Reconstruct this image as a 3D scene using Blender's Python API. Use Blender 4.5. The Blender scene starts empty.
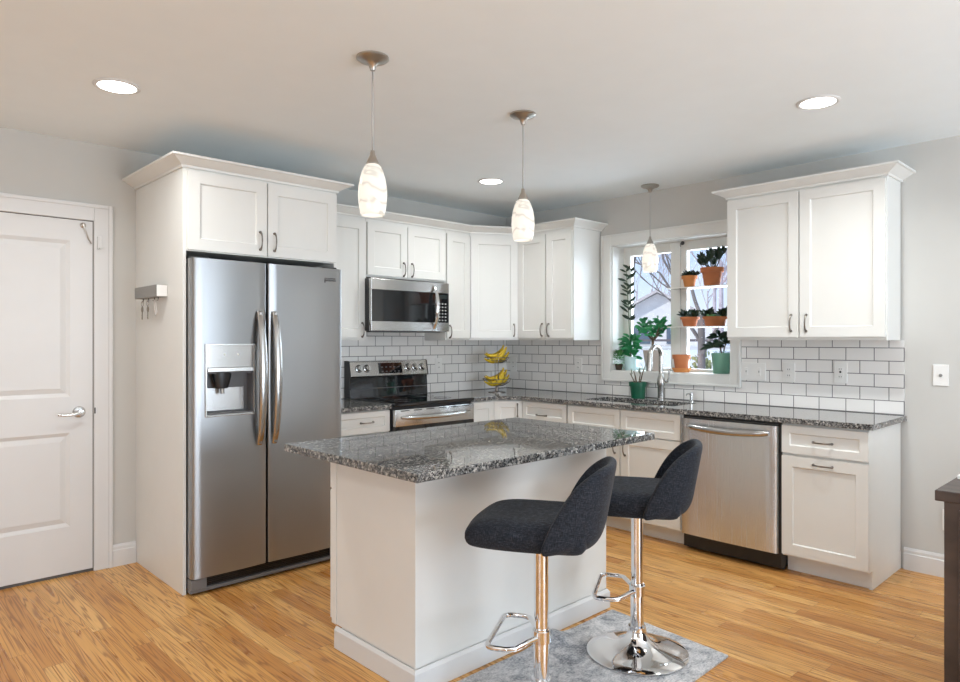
import bpy, bmesh, math, random
from mathutils import Vector, Matrix
random.seed(7)
PI = math.pi
S = bpy.context.scene
COL = S.collection

# ------------------------------------------------------------------ camera
cam = bpy.data.cameras.new('camera')
cam.sensor_width = 36.0
cam.sensor_fit = 'HORIZONTAL'
cam.lens = 25.465
cam.shift_x = -0.0039
cam.shift_y = -0.00076
cam.clip_start = 0.05
camo = bpy.data.objects.new('camera', cam)
COL.objects.link(camo)
camo.location = (-4.6145, -4.4945, 1.3619)
camo.rotation_euler = (PI / 2, 0, math.radians(46.15 - 90))
S.camera = camo

# ------------------------------------------------------------------ view, world, lights
S.view_settings.view_transform = 'Standard'
S.view_settings.look = 'None'
S.view_settings.gamma = 1.0
S.view_settings.use_curve_mapping = False
S.view_settings.exposure = 0.19
S.cycles.use_denoising = True
S.cycles.max_bounces = 10
S.cycles.diffuse_bounces = 6
S.cycles.sample_clamp_indirect = 8.0

CEIL = 2.524
RX0, RY0 = -7.6, -7.2          # far sides of the room, behind the camera

w = bpy.data.worlds.new('sky')
S.world = w
w.use_nodes = True
nt = w.node_tree
for n in list(nt.nodes):
    nt.nodes.remove(n)
wo = nt.nodes.new('ShaderNodeOutputWorld')
wb = nt.nodes.new('ShaderNodeBackground')
wr = nt.nodes.new('ShaderNodeValToRGB')
wt = nt.nodes.new('ShaderNodeTexCoord')
ws = nt.nodes.new('ShaderNodeSeparateXYZ')
nt.links.new(wt.outputs['Generated'], ws.inputs[0])
nt.links.new(ws.outputs['Z'], wr.inputs[0])
wr.color_ramp.elements[0].position = 0.0
wr.color_ramp.elements[0].color = (0.78, 0.82, 0.90, 1)
wr.color_ramp.elements[1].position = 0.13
wr.color_ramp.elements[1].color = (0.50, 0.65, 0.93, 1)
nt.links.new(wr.outputs[0], wb.inputs['Color'])
wb.inputs['Strength'].default_value = 1.15

sun = bpy.data.lights.new('sun', 'SUN')
sun.energy = 2.6
sun.angle = 0.02
sun.color = (1.0, 0.96, 0.92)
suno = bpy.data.objects.new('sun', sun)
COL.objects.link(suno)
suno.rotation_euler = Vector((0.78, -0.30, -0.55)).to_track_quat('-Z', 'Y').to_euler()
nt.links.new(wb.outputs[0], wo.inputs['Surface'])


def area(name, loc, size, power, color, rot, shape='RECTANGLE', spread=PI):
    l = bpy.data.lights.new(name, 'AREA')
    l.shape = shape
    l.size = size[0]
    if shape == 'RECTANGLE':
        l.size_y = size[1]
    l.energy = power
    l.color = color
    l.spread = spread
    o = bpy.data.objects.new(name, l)
    COL.objects.link(o)
    o.location = loc
    o.rotation_euler = rot
    return o


# daylight entering by the two openings behind the camera (sliding door in the
# front wall, window in the left wall) and by the window over the sink
area('daylight_front', (-2.2, RY0 + 0.02, 1.18), (3.0, 2.1), 136, (0.80, 0.90, 1.0), (PI / 2 + .60, 0, 0))
area('daylight_left', (RX0 + 0.02, -4.2, 1.45), (2.6, 1.5), 54, (0.86, 0.93, 1.0), (PI / 2 + .60, 0, -PI / 2))
area('daylight_sink', (0.21, -1.72, 1.62), (0.98, 0.95), 24, (0.82, 0.91, 1.0), (PI / 2, 0, PI / 2))

# ------------------------------------------------------------------ materials
MATS = {}


class NB:
    """small node builder"""

    def __init__(s, name):
        s.m = bpy.data.materials.new(name)
        s.m.use_nodes = True
        s.t = s.m.node_tree
        s.b = s.t.nodes['Principled BSDF']
        MATS[name] = s.m

    def n(s, typ, **kw):
        nd = s.t.nodes.new(typ)
        for k, v in kw.items():
            setattr(nd, k, v)
        return nd

    def l(s, a, b):
        s.t.links.new(a, b)

    def math(s, op, a, b=None, c=None):
        nd = s.n('ShaderNodeMath', operation=op)
        for i, v in enumerate((a, b, c)):
            if v is None:
                continue
            if isinstance(v, (int, float)):
                nd.inputs[i].default_value = v
            else:
                s.l(v, nd.inputs[i])
        return nd.outputs[0]

    def ramp(s, fac, stops, interp='LINEAR'):
        nd = s.n('ShaderNodeValToRGB')
        cr = nd.color_ramp
        cr.interpolation = interp
        while len(cr.elements) < len(stops):
            cr.elements.new(0.5)
        for e, (p, c) in zip(cr.elements, stops):
            e.position = p
            e.color = (c[0], c[1], c[2], 1)
        s.l(fac, nd.inputs[0])
        return nd.outputs[0]

    def mix(s, fac, a, b, typ='MIX'):
        nd = s.n('ShaderNodeMix', data_type='RGBA', blend_type=typ)
        if isinstance(fac, (int, float)):
            nd.inputs[0].default_value = fac
        else:
            s.l(fac, nd.inputs[0])
        for v, k in ((a, 6), (b, 7)):
            if isinstance(v, tuple):
                nd.inputs[k].default_value = (v[0], v[1], v[2], 1)
            else:
                s.l(v, nd.inputs[k])
        return nd.outputs[2]

    def pos(s):
        g = s.n('ShaderNodeNewGeometry')
        x = s.n('ShaderNodeSeparateXYZ')
        s.l(g.outputs['Position'], x.inputs[0])
        return x.outputs[0], x.outputs[1], x.outputs[2], g.outputs['Position']

    def comb(s, x, y, z=0.0):
        c = s.n('ShaderNodeCombineXYZ')
        for i, v in enumerate((x, y, z)):
            if isinstance(v, (int, float)):
                c.inputs[i].default_value = v
            else:
                s.l(v, c.inputs[i])
        return c.outputs[0]

    def noise(s, vec, scale, detail=3, rough=0.55, dist=0.0):
        nd = s.n('ShaderNodeTexNoise')
        s.l(vec, nd.inputs['Vector'])
        nd.inputs['Scale'].default_value = scale
        nd.inputs['Detail'].default_value = detail
        nd.inputs['Roughness'].default_value = rough
        nd.inputs['Distortion'].default_value = dist
        return nd.outputs['Fac']

    def bump(s, h, strength=0.2, dist=0.002):
        b = s.n('ShaderNodeBump')
        b.inputs['Strength'].default_value = strength
        b.inputs['Distance'].default_value = dist
        s.l(h, b.inputs['Height'])
        s.l(b.outputs[0], s.b.inputs['Normal'])

    def set(s, color=None, rough=None, metal=None, coat=None, spec=None):
        if color is not None:
            if isinstance(color, tuple):
                s.b.inputs['Base Color'].default_value = (color[0], color[1], color[2], 1)
            else:
                s.l(color, s.b.inputs['Base Color'])
        if rough is not None:
            if isinstance(rough, (int, float)):
                s.b.inputs['Roughness'].default_value = rough
            else:
                s.l(rough, s.b.inputs['Roughness'])
        if metal is not None:
            s.b.inputs['Metallic'].default_value = metal
        if coat is not None:
            s.b.inputs['Coat Weight'].default_value = coat
            s.b.inputs['Coat Roughness'].default_value = 0.12
        if spec is not None:
            s.b.inputs['Specular IOR Level'].default_value = spec
        return s


def plain(name, c, r=0.5, m=0.0, spec=None, vary=0.04):
    """single-coloured surface with a faint tonal variation"""
    b = NB(name)
    x, y, z, p = b.pos()
    f = b.noise(p, 6.0, 2)
    lo = tuple(v * (1 - vary) for v in c)
    hi = tuple(min(1, v * (1 + vary)) for v in c)
    b.set(b.ramp(f, [(0.3, lo), (0.7, hi)]), r, m, spec=spec)
    return b.m


plain('wall_paint', (0.57, 0.565, 0.54), 0.85, vary=0.01)
plain('ceiling_paint', (0.845, 0.905, 0.93), 0.9, vary=0.008)
plain('trim_paint', (0.69, 0.69, 0.685), 0.4, vary=0.01)
plain('cabinet_paint', (0.755, 0.757, 0.73), 0.33, vary=0.01)
plain('cabinet_inside', (0.75, 0.74, 0.72), 0.5, vary=0.01)
plain('plate_white', (0.82, 0.82, 0.80), 0.35)
plain('dark_slot', (0.03, 0.03, 0.03), 0.6)
plain('dark_nickel', (0.22, 0.20, 0.18), 0.28, 1.0)
plain('brushed_nickel', (0.48, 0.45, 0.41), 0.36, 1.0)
plain('satin_steel', (0.60, 0.60, 0.59), 0.22, 1.0)
plain('handle_steel', (0.47, 0.465, 0.46), 0.24, 1.0)
plain('faucet_nickel', (0.46, 0.45, 0.43), 0.27, 1.0)
plain('chrome', (0.82, 0.82, 0.83), 0.05, 1.0, vary=0.01)
plain('black_plastic', (0.012, 0.012, 0.013), 0.35)
plain('black_glass', (0.008, 0.009, 0.011), 0.04, spec=0.8)
plain('grey_plastic', (0.10, 0.10, 0.105), 0.4)
plain('burner_ring', (0.06, 0.06, 0.065), 0.12)
plain('display_lit', (0.02, 0.03, 0.03), 0.1)
plain('button_grey', (0.45, 0.45, 0.44), 0.5)
plain('terracotta', (0.50, 0.17, 0.065), 0.75, vary=0.18)
plain('terracotta_orange', (0.62, 0.25, 0.075), 0.7, vary=0.15)
plain('taupe_ceramic', (0.42, 0.37, 0.33), 0.45)
plain('teal_ceramic', (0.16, 0.36, 0.27), 0.3, vary=0.12)
plain('pale_blue_ceramic', (0.50, 0.68, 0.70), 0.25)
plain('green_plastic', (0.005, 0.10, 0.05), 0.35)
plain('soil', (0.05, 0.035, 0.025), 0.95, vary=0.3)
plain('leaf_dark', (0.018, 0.04, 0.022), 0.4, vary=0.3)
plain('leaf_green', (0.025, 0.21, 0.075), 0.4, vary=0.4)
plain('leaf_bright', (0.10, 0.30, 0.09), 0.45, vary=0.3)
plain('leaf_grey', (0.14, 0.18, 0.12), 0.5, vary=0.3)
plain('plant_stem', (0.12, 0.085, 0.05), 0.7, vary=0.2)
plain('grey_box_metal', (0.25, 0.245, 0.23), 0.5)
plain('kick_grey', (0.16, 0.16, 0.165), 0.4)
plain('key_metal', (0.30, 0.27, 0.22), 0.35, 1.0)
plain('paper', (0.85, 0.85, 0.83), 0.6)
plain('seam_dark', (0.10, 0.095, 0.09), 0.8)
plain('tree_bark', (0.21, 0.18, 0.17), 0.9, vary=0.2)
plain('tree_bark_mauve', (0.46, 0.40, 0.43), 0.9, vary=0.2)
plain('house_siding', (0.74, 0.72, 0.71), 0.8)
plain('house_roof', (0.55, 0.50, 0.49), 0.9, vary=0.12)
plain('house_glass', (0.12, 0.15, 0.2), 0.1)
plain('rail_dark', (0.12, 0.10, 0.11), 0.7)
plain('bush_leaf', (0.32, 0.34, 0.16), 0.8, vary=0.35)


def snowy():
    b = NB('winter_ground')
    x, y, z, p = b.pos()
    f = b.noise(p, 0.45, 5, 0.6)
    b.set(b.ramp(f, [(0.42, (0.75, 0.75, 0.78)), (0.58, (0.62, 0.57, 0.52)), (0.75, (0.42, 0.38, 0.30))]), 0.9)


snowy()


def floor_mat():
    b = NB('oak_planks')
    x, y, z, p = b.pos()
    W, L = 0.083, 1.05
    xs = b.math('DIVIDE', x, W)
    row = b.math('FLOOR', xs)
    fx = b.math('FRACT', xs)
    wn = b.n('ShaderNodeTexWhiteNoise', noise_dimensions='1D')
    b.l(row, wn.inputs['W'])
    ys = b.math('ADD', b.math('DIVIDE', y, L), b.math('MULTIPLY', wn.outputs['Value'], 7.3))
    idn = b.math('FLOOR', ys)
    fy = b.math('FRACT', ys)
    w2 = b.n('ShaderNodeTexWhiteNoise', noise_dimensions='2D')
    b.l(b.comb(row, idn), w2.inputs['Vector'])
    r = w2.outputs['Value']
    base = b.ramp(r, [(0.0, (0.50, 0.22, 0.056)), (0.3, (0.62, 0.305, 0.086)), (0.65, (0.70, 0.375, 0.118)), (1.0, (0.77, 0.45, 0.16))])
    gx = b.math('ADD', b.math('MULTIPLY', x, 1.0), b.math('MULTIPLY', r, 37.0))
    # long figure of the grain
    v1 = b.comb(b.math('MULTIPLY', gx, 24.0), b.math('MULTIPLY', y, 0.8), b.math('MULTIPLY', r, 91.0))
    n1 = b.noise(v1, 1.0, 2, 0.5, 0.4)
    rings = b.math('SINE', b.math('MULTIPLY', n1, 66.0))
    rings = b.math('MULTIPLY_ADD', rings, 0.5, 0.5)
    rings = b.math('POWER', rings, 3.0)
    v2 = b.comb(b.math('MULTIPLY', gx, 260.0), b.math('MULTIPLY', y, 5.0), r)
    n2 = b.noise(v2, 1.0, 3, 0.6)
    c = b.mix(b.math('MULTIPLY', rings, 0.74), base, (0.23, 0.08, 0.018))
    c = b.mix(b.math('MULTIPLY', b.math('SUBTRACT', n2, 0.38), 0.55), c, (0.28, 0.11, 0.035))
    # joints
    ex = b.math('MINIMUM', fx, b.math('SUBTRACT', 1.0, fx))
    ey = b.math('MULTIPLY', b.math('MINIMUM', fy, b.math('SUBTRACT', 1.0, fy)), L / W)
    e = b.math('MINIMUM', ex, ey)
    j = b.math('LESS_THAN', e, 0.011)
    c = b.mix(b.math('MULTIPLY', j, 0.75), c, (0.16, 0.06, 0.02))
    rg = b.math('MULTIPLY_ADD', n1, 0.18, 0.20)
    b.set(c, rg, spec=0.3)
    b.bump(b.math('SUBTRACT', b.math('MULTIPLY', n2, 0.2), j), 0.25, 0.0008)


floor_mat()


def granite_mat():
    b = NB('granite')
    x, y, z, p = b.pos()
    vo = b.n('ShaderNodeTexVoronoi', feature='F1')
    b.l(p, vo.inputs['Vector'])
    vo.inputs['Scale'].default_value = 115.0
    sp = b.n('ShaderNodeSeparateColor')
    b.l(vo.outputs['Color'], sp.inputs[0])
    c1 = b.ramp(sp.outputs[0], [(0.0, (0.010, 0.010, 0.012)), (0.32, (0.055, 0.058, 0.063)), (0.52, (0.14, 0.142, 0.143)),
                                (0.72, (0.31, 0.30, 0.28)), (0.91, (0.58, 0.56, 0.52))], 'CONSTANT')
    v3 = b.n('ShaderNodeTexVoronoi', feature='F1')
    b.l(p, v3.inputs['Vector'])
    v3.inputs['Scale'].default_value = 220.0
    s3 = b.n('ShaderNodeSeparateColor')
    b.l(v3.outputs['Color'], s3.inputs[0])
    c2 = b.ramp(s3.outputs[1], [(0.0, (0.02, 0.02, 0.022)), (0.38, (0.16, 0.158, 0.15)), (0.7, (0.48, 0.46, 0.42))], 'CONSTANT')
    c = b.mix(0.34, c1, c2)
    f = b.noise(p, 9.0, 3)
    c = b.mix(b.math('MULTIPLY', f, 0.15), c, (0.10, 0.105, 0.11))
    b.set(c, 0.035, spec=0.55)


granite_mat()


def tile_mat(name, axis, shift):
    b = NB(name)
    x, y, z, p = b.pos()
    u = x if axis == 'x' else b.math('MULTIPLY', y, -1.0)
    vec = b.comb(b.math('ADD', u, shift), b.math('SUBTRACT', z, 0.9165), 0.0)
    br = b.n('ShaderNodeTexBrick')
    br.offset = 0.5
    b.l(vec, br.inputs['Vector'])
    br.inputs['Scale'].default_value = 1.0
    br.inputs['Brick Width'].default_value = 0.161
    br.inputs['Row Height'].default_value = 0.0798
    br.inputs['Mortar Size'].default_value = 0.0024
    br.inputs['Mortar Smooth'].default_value = 0.1
    br.inputs['Bias'].default_value = 0.0
    br.inputs['Color1'].default_value = (0.82, 0.81, 0.79, 1)
    br.inputs['Color2'].default_value = (0.87, 0.86, 0.845, 1)
    br.inputs['Mortar'].default_value = (0.13, 0.125, 0.13, 1)
    rg = b.math('MULTIPLY_ADD', br.outputs['Fac'], 0.6, 0.11)
    b.set(br.outputs['Color'], rg)
    n = b.noise(p, 14.0, 2)
    h = b.math('SUBTRACT', b.math('MULTIPLY', n, 0.25), br.outputs['Fac'])
    b.bump(h, 0.35, 0.0015)


tile_mat('tile_range_wall', 'x', 0.05)
tile_mat('tile_window_wall', 'y', -3.313 + 0.161 * 30 + 0.0805)


def steel_mat(name, base, rough, horizontal=True):
    b = NB(name)
    x, y, z, p = b.pos()
    if horizontal:
        v = b.comb(b.math('MULTIPLY', x, 2.0), b.math('MULTIPLY', y, 2.0), b.math('MULTIPLY', z, 420.0))
    else:
        v = b.comb(b.math('MULTIPLY', x, 420.0), b.math('MULTIPLY', y, 420.0), b.math('MULTIPLY', z, 2.0))
    n = b.noise(v, 1.0, 2, 0.6)
    lo = tuple(k * 0.985 for k in base)
    b.set(b.ramp(n, [(0.3, lo), (0.7, base)]), b.math('MULTIPLY_ADD', n, 0.05, rough), 1.0)
    b.bump(n, 0.02, 0.0003)
    tg = b.n('ShaderNodeTangent', direction_type='RADIAL', axis='Z')
    b.l(tg.outputs[0], b.b.inputs['Tangent'])
    b.b.inputs['Anisotropic'].default_value = 0.75
    b.b.inputs['Anisotropic Rotation'].default_value = 0.25


steel_mat('stainless', (0.60, 0.595, 0.585), 0.23, True)
steel_mat('stainless_dark', (0.38, 0.39, 0.40), 0.30, True)
steel_mat('stainless_vertical', (0.68, 0.685, 0.69), 0.24, False)


def fabric_mat():
    b = NB('charcoal_fabric')
    tc = b.n('ShaderNodeTexCoord')
    o = tc.outputs['Object']
    sx = b.n('ShaderNodeSeparateXYZ')
    b.l(o, sx.inputs[0])
    a = b.noise(b.comb(b.math('MULTIPLY', sx.outputs[0], 60.0), b.math('MULTIPLY', sx.outputs[1], 60.0), b.math('MULTIPLY', sx.outputs[2], 700.0)), 1.0, 2)
    c = b.noise(b.comb(b.math('MULTIPLY', sx.outputs[0], 600.0), b.math('MULTIPLY', sx.outputs[1], 600.0), b.math('MULTIPLY', sx.outputs[2], 60.0)), 1.0, 2)
    f = b.math('MULTIPLY_ADD', a, 0.5, b.math('MULTIPLY', c, 0.5))
    col = b.ramp(f, [(0.36, (0.006, 0.007, 0.010)), (0.5, (0.016, 0.019, 0.026)), (0.66, (0.050, 0.058, 0.076))])
    b.set(col, 0.9, spec=0.2)
    b.b.inputs['Sheen Weight'].default_value = 0.06
    b.bump(f, 0.4, 0.001)


fabric_mat()


def rug_mat():
    b = NB('rug_pile')
    x, y, z, p = b.pos()
    n1 = b.noise(p, 7.0, 6, 0.7, 1.2)
    n2 = b.noise(p, 120.0, 3, 0.7)
    n3 = b.noise(b.comb(b.math('MULTIPLY', x, 40.0), b.math('MULTIPLY', y, 160.0), 0.0), 1.0, 3, 0.7)
    f = b.math('ADD', b.math('MULTIPLY', n1, 0.52), b.math('ADD', b.math('MULTIPLY', n2, 0.32), b.math('MULTIPLY', n3, 0.24)))
    c = b.ramp(f, [(0.38, (0.12, 0.13, 0.15)), (0.47, (0.28, 0.29, 0.31)), (0.54, (0.48, 0.485, 0.50)), (0.64, (0.72, 0.71, 0.71))])
    b.set(c, 0.95, spec=0.1)
    b.bump(b.math('ADD', n2, n3), 0.7, 0.004)


rug_mat()


def dark_wood():
    b = NB('dark_wood')
    x, y, z, p = b.pos()
    n = b.noise(b.comb(b.math('MULTIPLY', x, 30.0), b.math('MULTIPLY', y, 4.0), b.math('MULTIPLY', z, 6.0)), 1.0, 4, 0.6, 0.3)
    b.set(b.ramp(n, [(0.3, (0.030, 0.020, 0.017)), (0.7, (0.085, 0.058, 0.047))]), 0.4)


dark_wood()


def banana_mat():
    b = NB('banana_skin')
    x, y, z, p = b.pos()
    n = b.noise(p, 38.0, 3)
    b.set(b.ramp(n, [(0.32, (0.20, 0.12, 0.01)), (0.42, (0.62, 0.42, 0.015)), (0.75, (0.72, 0.53, 0.03))]), 0.45)


banana_mat()


def shade_mat():
    """white art-glass pendant shade: a lamp, lit from inside"""
    b = NB('lit_shade_glass')
    tc = b.n('ShaderNodeTexCoord')
    sx = b.n('ShaderNodeSeparateXYZ')
    b.l(tc.outputs['Object'], sx.inputs[0])
    n = b.noise(tc.outputs['Object'], 9.0, 2, 0.5, 0.8)
    wv = b.math('SINE', b.math('ADD', b.math('MULTIPLY', sx.outputs[2], 95.0), b.math('MULTIPLY', n, 14.0)))
    k = b.math('POWER', b.math('MULTIPLY_ADD', wv, 0.5, 0.5), 7.0)
    b.set((0.40, 0.39, 0.36), 0.15)
    c = b.mix(k, (1.0, 0.93, 0.82), (0.90, 0.83, 0.71))
    b.l(c, b.b.inputs['Emission Color'])
    st = b.math('MULTIPLY_ADD', k, -0.20, 0.66)
    b.l(st, b.b.inputs['Emission Strength'])


shade_mat()


def lens_mat():
    b = NB('lit_lens')
    b.set((0.9, 0.9, 0.9), 0.4)
    b.b.inputs['Emission Color'].default_value = (1.0, 0.97, 0.92, 1)
    b.b.inputs['Emission Strength'].default_value = 6.0


lens_mat()


def glass_mat(name, tint, mixf):
    m = bpy.data.materials.new(name)
    m.use_nodes = True
    t = m.node_tree
    for n in list(t.nodes):
        t.nodes.remove(n)
    out = t.nodes.new('ShaderNodeOutputMaterial')
    tr = t.nodes.new('ShaderNodeBsdfTransparent')
    tr.inputs[0].default_value = (*tint, 1)
    gl = t.nodes.new('ShaderNodeBsdfGlossy')
    gl.inputs['Roughness'].default_value = 0.02
    lw = t.nodes.new('ShaderNodeLayerWeight')
    lw.inputs['Blend'].default_value = mixf
    mx = t.nodes.new('ShaderNodeMixShader')
    t.links.new(lw.outputs['Fresnel'], mx.inputs[0])
    t.links.new(tr.outputs[0], mx.inputs[1])
    t.links.new(gl.outputs[0], mx.inputs[2])
    t.links.new(mx.outputs[0], out.inputs['Surface'])
    MATS[name] = m


glass_mat('window_glass', (0.97, 0.99, 1.0), 0.25)
glass_mat('acrylic', (0.94, 0.97, 0.98), 0.35)

# ------------------------------------------------------------------ geometry helpers


def box(bm, x0, x1, y0, y1, z0, z1):
    x0, x1 = min(x0, x1), max(x0, x1)
    y0, y1 = min(y0, y1), max(y0, y1)
    z0, z1 = min(z0, z1), max(z0, z1)
    v = [bm.verts.new(c) for c in ((x0, y0, z0), (x1, y0, z0), (x1, y1, z0), (x0, y1, z0),
                                   (x0, y0, z1), (x1, y0, z1), (x1, y1, z1), (x0, y1, z1))]
    for f in ((3, 2, 1, 0), (4, 5, 6, 7), (0, 1, 5, 4), (1, 2, 6, 5), (2, 3, 7, 6), (3, 0, 4, 7)):
        bm.faces.new([v[i] for i in f])
    return v


def rbox(bm, x0, x1, y0, y1, z0, z1, r, seg=2):
    b2 = bmesh.new()
    box(b2, x0, x1, y0, y1, z0, z1)
    bmesh.ops.bevel(b2, geom=b2.edges[:] + b2.verts[:], offset=r, segments=seg, affect='EDGES', profile=0.5)
    merge(bm, b2)


def merge(bm, b2, mtx=None):
    if mtx is not None:
        bmesh.ops.transform(b2, matrix=mtx, verts=b2.verts[:])
    vm = {}
    for v in b2.verts:
        vm[v] = bm.verts.new(v.co)
    for f in b2.faces:
        try:
            bm.faces.new([vm[v] for v in f.verts])
        except ValueError:
            pass
    b2.free()


def prism(bm, pts, z0, z1, holes=()):
    """closed outline in plan, with holes, extruded from z0 to z1"""
    loops = [pts] + list(holes)
    bot = []
    edges = []
    for lp in loops:
        vs = [bm.verts.new((p[0], p[1], z0)) for p in lp]
        bot.append(vs)
        for i in range(len(vs)):
            edges.append(bm.edges.new((vs[i], vs[(i + 1) % len(vs)])))
    if holes:
        r = bmesh.ops.triangle_fill(bm, use_beauty=True, use_dissolve=False, edges=edges)
        faces = [g for g in r['geom'] if isinstance(g, bmesh.types.BMFace)]
    else:
        faces = [bm.faces.new(bot[0])]
    tops = {}
    for lp in bot:
        for v in lp:
            tops[v] = bm.verts.new((v.co.x, v.co.y, z1))
    for f in faces:
        bm.faces.new([tops[v] for v in reversed(f.verts)])
    for lp in bot:
        n = len(lp)
        for i in range(n):
            a, b = lp[i], lp[(i + 1) % n]
            bm.faces.new((a, b, tops[b], tops[a]))


def lathe(bm, prof, seg=32, cx=0.0, cy=0.0, mtx=None):
    """profile of (radius, z) turned around z"""
    b2 = bmesh.new()
    rings = []
    for r, z in prof:
        if r < 1e-5:
            rings.append([b2.verts.new((cx, cy, z))])
        else:
            rings.append([b2.verts.new((cx + r * math.cos(2 * PI * i / seg), cy + r * math.sin(2 * PI * i / seg), z)) for i in range(seg)])
    for a, b in zip(rings, rings[1:]):
        if len(a) == 1 and len(b) == 1:
            continue
        for i in range(seg):
            j = (i + 1) % seg
            if len(a) == 1:
                b2.faces.new((a[0], b[j], b[i]))
            elif len(b) == 1:
                b2.faces.new((a[i], a[j], b[0]))
            else:
                b2.faces.new((a[i], a[j], b[j], b[i]))
    merge(bm, b2, mtx)


def tube(bm, pts, r, seg=10, closed=False, cap=True, flat=None):
    """round tube along a path; r may be a list; flat=(a,b) squeezes the section"""
    P = [Vector(p) for p in pts]
    n = len(P)
    R = r if isinstance(r, (list, tuple)) else [r] * n
    rings = []
    t0 = (P[1] - P[0]).normalized()
    up = Vector((0, 0, 1)) if abs(t0.z) < 0.9 else Vector((0, 1, 0))
    nrm = (up - t0 * up.dot(t0)).normalized()
    for i in range(n):
        if closed:
            t = (P[(i + 1) % n] - P[i - 1]).normalized()
        elif i == 0:
            t = (P[1] - P[0]).normalized()
        elif i == n - 1:
            t = (P[-1] - P[-2]).normalized()
        else:
            t = (P[i + 1] - P[i - 1]).normalized()
        nrm = (nrm - t * nrm.dot(t))
        if nrm.length < 1e-6:
            nrm = t.orthogonal()
        nrm.normalize()
        bn = t.cross(nrm)
        fa, fb = flat if flat else (1, 1)
        rings.append([bm.verts.new(P[i] + (nrm * math.cos(2 * PI * k / seg) * fa + bn * math.sin(2 * PI * k / seg) * fb) * R[i]) for k in range(seg)])
    m = n if closed else n - 1
    for i in range(m):
        a, b = rings[i], rings[(i + 1) % n]
        for k in range(seg):
            j = (k + 1) % seg
            bm.faces.new((a[k], a[j], b[j], b[k]))
    if cap and not closed:
        bm.faces.new(list(reversed(rings[0])))
        bm.faces.new(rings[-1])


def arc(c, r, a0, a1, n, ax='xz'):
    out = []
    for i in range(n + 1):
        a = a0 + (a1 - a0) * i / n
        u, v = r * math.cos(a), r * math.sin(a)
        out.append({'xz': (c[0] + u, c[1], c[2] + v), 'yz': (c[0], c[1] + u, c[2] + v), 'xy': (c[0] + u, c[1] + v, c[2])}[ax])
    return out


def ball(bm, c, r, seg=12, sq=(1, 1, 1)):
    b2 = bmesh.new()
    bmesh.ops.create_uvsphere(b2, u_segments=seg, v_segments=max(6, seg // 2), radius=r)
    merge(bm, b2, Matrix.Translation(c) @ Matrix.Diagonal((sq[0], sq[1], sq[2], 1)))


def leaf(bm, base, d, ln, wd, droop=0.25, face=(0, 0, 1)):
    """pointed blade, folded along its midrib"""
    d = Vector(d).normalized()
    side = d.cross(Vector(face))
    if side.length < 0.05:
        side = Vector((random.random() - .5, random.random() - .5, 0))
    side.normalize()
    nn = side.cross(d).normalized()
    b0 = Vector(base)
    prev = None
    for t, wv in ((0, 0.12), (0.3, 0.85), (0.6, 1.0), (0.85, 0.55), (1.0, 0.03)):
        c = b0 + d * (ln * t) - Vector((0, 0, 1)) * (droop * ln * t * t)
        l = bm.verts.new(c + side * (wd * wv / 2) + nn * (wd * wv * 0.18))
        m = bm.verts.new(c)
        r = bm.verts.new(c - side * (wd * wv / 2) + nn * (wd * wv * 0.18))
        if prev:
            bm.faces.new((prev[0], prev[1], m, l))
            bm.faces.new((prev[1], prev[2], r, m))
        prev = (l, m, r)


def keep_in(bm, ox, oy, x1=.150, y0=-2.222, y1=-1.2175):
    """hold leaves of a plant standing at (ox, oy) inside the window recess"""
    for v in bm.verts:
        v.co.x = min(v.co.x, x1 - ox)
        v.co.y = min(max(v.co.y, y0 - oy), y1 - oy)


def part(name, bm, mat, parent=None, smooth=False, bevel=0.0, label=None, kind=None, angle=35):
    bmesh.ops.recalc_face_normals(bm, faces=bm.faces[:])
    me = bpy.data.meshes.new(name)
    bm.to_mesh(me)
    bm.free()
    me.materials.append(MATS[mat])
    o = bpy.data.objects.new(name, me)
    COL.objects.link(o)
    if parent is not None:
        o.parent = parent
    if smooth:
        me.shade_smooth()
        if smooth == 'auto':
            me.set_sharp_from_angle(angle=math.radians(angle))
    if bevel:
        md = o.modifiers.new('edge', 'BEVEL')
        md.width = bevel
        md.segments = 2
        md.limit_method = 'ANGLE'
        md.angle_limit = math.radians(40)
    if label:
        o['label'] = label
    if kind:
        o['kind'] = kind
    return o


def NBM():
    return bmesh.new()


def bxp(name, mat, parent, *dims, bevel=0.0, **kw):
    bm = NBM()
    box(bm, *dims)
    return part(name, bm, mat, parent, bevel=bevel, **kw)


def thing(name, label, cat, loc=(0, 0, 0), rz=0.0, group=None):
    o = bpy.data.objects.new(name, None)
    o.empty_display_size = 0.05
    COL.objects.link(o)
    o.location = loc
    o.rotation_euler = (0, 0, rz)
    o['label'] = label
    o['category'] = cat
    if group:
        o['group'] = group
    return o


def tag(o, label, cat, group=None):
    o['label'] = label
    o['category'] = cat
    if group:
        o['group'] = group
    return o


def dup(root, loc, rz, label, group=None):
    r = root.copy()
    COL.objects.link(r)
    r.location = loc
    r.rotation_euler = (0, 0, rz)
    r['label'] = label
    if group:
        r['group'] = group
    for ch in list(root.children):
        c = ch.copy()
        COL.objects.link(c)
        c.parent = r
        for g in list(ch.children):
            d = g.copy()
            COL.objects.link(d)
            d.parent = c
    return r


WIN = -PI / 2     # rotation of things standing against the window wall

# ------------------------------------------------------------------ room shell
DX0, DX1, DZ = -4.315, -3.497, 2.066          # door opening
WY0, WY1, WZ0, WZ1 = -1.208, -2.232, 1.112, 2.136   # window opening
WT = 0.22

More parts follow.
